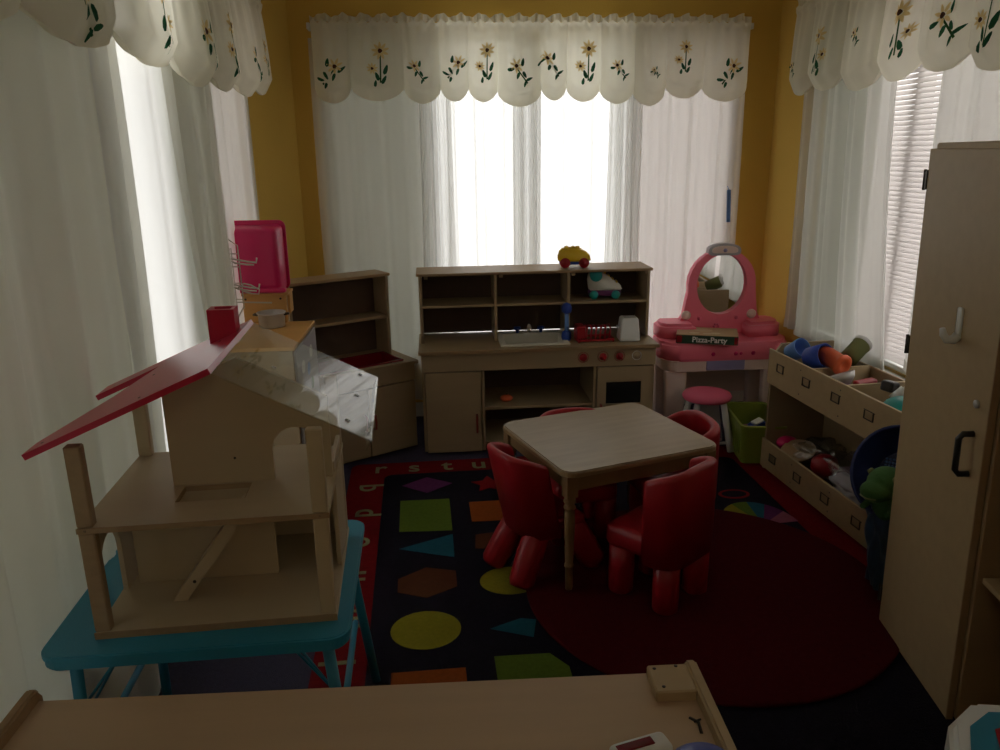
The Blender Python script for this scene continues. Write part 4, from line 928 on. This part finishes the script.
for k, (x, y, m, l) in enumerate([(.17, -.12, 'dkpanel', 'brown toy box under the first clear bag'), (.20, -.44, 'purple', 'dark purple toy box under the large clear bag'), (.16, -.78, 'olive', 'olive toy box behind the mesh pouch')]):
    b = MB(); b.box(-.10, .10, -.09, .09, 0, .10, bev=.012, seg=2, m=M[m]); tag(put(b.build('toy_box'), x, y, .0405), l, 'toy box')

# ================= TALL CABINET =================
ang = math.atan2(2.221 - 1.748, 1.531 - 1.449) - math.pi / 2      # door plane direction
A = thing('tall_cabinet', 'tall maple storage cabinet at the right edge, far door closed', 'cabinet', (1.531, 2.225, 0), rot=(0, R(-1.3), ang))
# local: y 0 far corner .. -.96 near corner, x 0 front .. .42 back
AW, AD, AH = -.96, .42, 1.60
bx('side_panel', .018, AD, -.018, 0, 0, AH, M['maple'], A); bx('side_panel', .0, AD, AW, AW + .018, 0, AH, M['maple'], A)
bx('top_panel', .012, AD, AW + .018, -.018, AH - .018, AH + .004, M['maple'], A); bx('back_panel', AD - .01, AD, AW + .018, -.018, .0, AH - .018, M['maple'], A)
bx('middle_partition', .020, AD - .01, -.502, -.484, .02, AH - .018, M['edge'], A)
for i, z in enumerate((.02, .46, .80, 1.14)): bx('shelf', .035, AD - .01, AW + .018, -.502, z, z + .018, M['maple'], A); bx('shelf', .035, AD - .01, -.484, -.018, z, z + .018, M['maple'], A)
d = bx('door', .0, .018, -.484, .0, .012, AH - .012, M['maple'], A)
bx('door_edge', -.0003, .0183, -.4875, -.484, .012, AH - .012, M['edge'], d, bev=0.0005)
for z in (1.50, 1.00, .12):
    b = MB(); b.box(-.004, .012, -.004, .010, z - .028, z + .028, bev=.002, seg=1); b.tube([(-.002, .011, z - .030), (-.002, .011, z + .030)], .005, n=8); b.build('hinge', M['screw'], d)
b = MB(); hy = -.428; b.tube([(0, hy, .862), (-.026, hy, .862), (-.036, hy, .850), (-.036, hy, .760), (-.026, hy, .748), (0, hy, .748)], .0085, n=10); b.build('handle', M['black'], d)
b = MB(); b.lathe([(.011, 0), (.011, .006), (.008, .008), (0, .008)], n=16, mtx=T(0, -.428, .945) @ RY(-90)); b.build('lock', M['steel'], d)
hk = MB(); hk.box(-.007, 0, -.304, -.278, 1.085, 1.175, bev=.006, seg=2)
hk.tube([(-.004, -.292, 1.098), (-.014, -.292, 1.086), (-.030, -.290, 1.086), (-.040, -.288, 1.100), (-.044, -.287, 1.118)], [.013, .013, .011, .010, .007], n=10)
tag(hk.build('adhesive_hook', M['white'], None, loc=(1.531, 2.225, 0), rot=(0, R(-1.3), ang)), 'white adhesive hook stuck on the tall cabinet door', 'hook')
o = bpy.data.objects['adhesive_hook']
b = MB(); b.box(-.0, .12, -.10, .02, 0, .02, bev=.006, seg=2); b.tube([(-.03, -.01, .012), (0, -.015, .012)], .008, n=8)
o = b.build('doll_arm', mat('doll_skin', (.62, .36, .27), rough=.5)); o.location = (1.47, 1.66, .8185); o.rotation_euler = (0, 0, ang); tag(o, 'pink toy piece poking out of the open shelf of the tall cabinet', 'toy')

# ================= HAMPER =================
H = thing('mesh_hamper', 'blue pop-up mesh hamper with its round mouth open, squeezed beside the tall cabinet', 'hamper', (1.70, 2.40, .0), 0)
hc = Vector((-.035, 0.03, .475)); hn = Vector((-.62, -.62, .48)).normalized(); hu = Vector((0, 0, 1)).cross(hn).normalized(); hv = hn.cross(hu)
def ringp(a, r): return hc + hu * r * math.cos(a) + hv * r * 1.12 * math.sin(a)
b = MB(); b.tube([ringp(6.2832 * k / 36, .150) for k in range(37)], .007, n=8, cap=False); b.build('rim', M['hblue'], H)
b = MB()
def dish(u, v): a = 6.2832 * u; return ringp(a, .149 * (1 - .45 * v)) - hn * (.10 * v ** .7 + .006 * math.sin(9 * a) * v)
b.grid(dish, 48, 10, M['hblue'])
b.prism([(.082 * math.cos(6.2832 * k / 24), .082 * 1.12 * math.sin(6.2832 * k / 24)) for k in range(24)], 0, .003, mtx=Matrix.Translation(hc - hn * .10) @ Matrix(((hu.x, hv.x, hn.x, 0), (hu.y, hv.y, hn.y, 0), (hu.z, hv.z, hn.z, 0), (0, 0, 0, 1))), m=M['hblue'])
b.build('mesh_mouth', M['hblue'], H)
b = MB()
for i in range(11):
    for j in range(9): 
        p = hc - hn * .094 + hu * (-.06 + i * .012) + hv * (-.045 + j * .0125); b.box(p.x - .003, p.x + .003, p.y - .003, p.y + .003, p.z - .003, p.z + .003)
b.build('dots', M['ltblue'], H)
b = MB()
def bodyf(u, v):    # slack sides falling from the mouth to the floor
    a = 6.2832 * u; lo = Vector((-.015 + .075 * math.cos(a), .01 + .080 * math.sin(a), .036)); up_ = Vector((-.035 + .095 * math.cos(a), .0 + .095 * math.sin(a), .36 + .02 * math.sin(a)))
    w_ = .010 * math.sin(6 * a + 7 * v) + .006 * math.sin(13 * a - 5 * v); p = lo.lerp(up_, v ** .8); return p + Vector((math.cos(a), math.sin(a), 0)) * w_
b.grid(bodyf, 60, 20, M['hbody']); b.build('slack_body', M['hbody'], H)
# green plush dinosaur head and body
D = thing('plush_dinosaur', 'green plush dinosaur slumped in the mouth of the blue hamper', 'plush toy', (1.585, 2.365, .43), R(205))
b = MB(); b.ball((0, 0, .04), (.070, .060, .055), n=24); b.ball((.055, 0, .020), (.055, .050, .038), n=24); b.ball((-.02, 0, -.05), (.048, .048, .06), n=20)
bmesh.ops.remove_doubles(b.bm, verts=b.bm.verts, dist=.0005)
body = b.build('body', M['green'], D); md = body.modifiers.new('merge', 'REMESH'); md.mode = 'VOXEL'; md.voxel_size = .006; md.use_smooth_shade = True
for s_ in (-1, 1):
    b = MB(); b.ball((.022, s_ * .046, .070), (.013, .009, .013), m=M['olive'], n=14); b.ball((.028, s_ * .053, .071), (.006, .004, .006), m=M['black'], n=10); b.build('eye', None, D)
b = MB(); b.tube([(.098, -.030, .008), (.108, 0, .006), (.098, .030, .008)], .003, n=6); b.build('mouth', M['olive'], D)
for s_ in (-1, 1): b = MB(); b.tube([(.01, s_ * .04, -.035), (.035, s_ * .05, -.06), (.05, s_ * .045, -.055)], [.014, .011, .009], n=10); b.build('arm', M['green'], D)
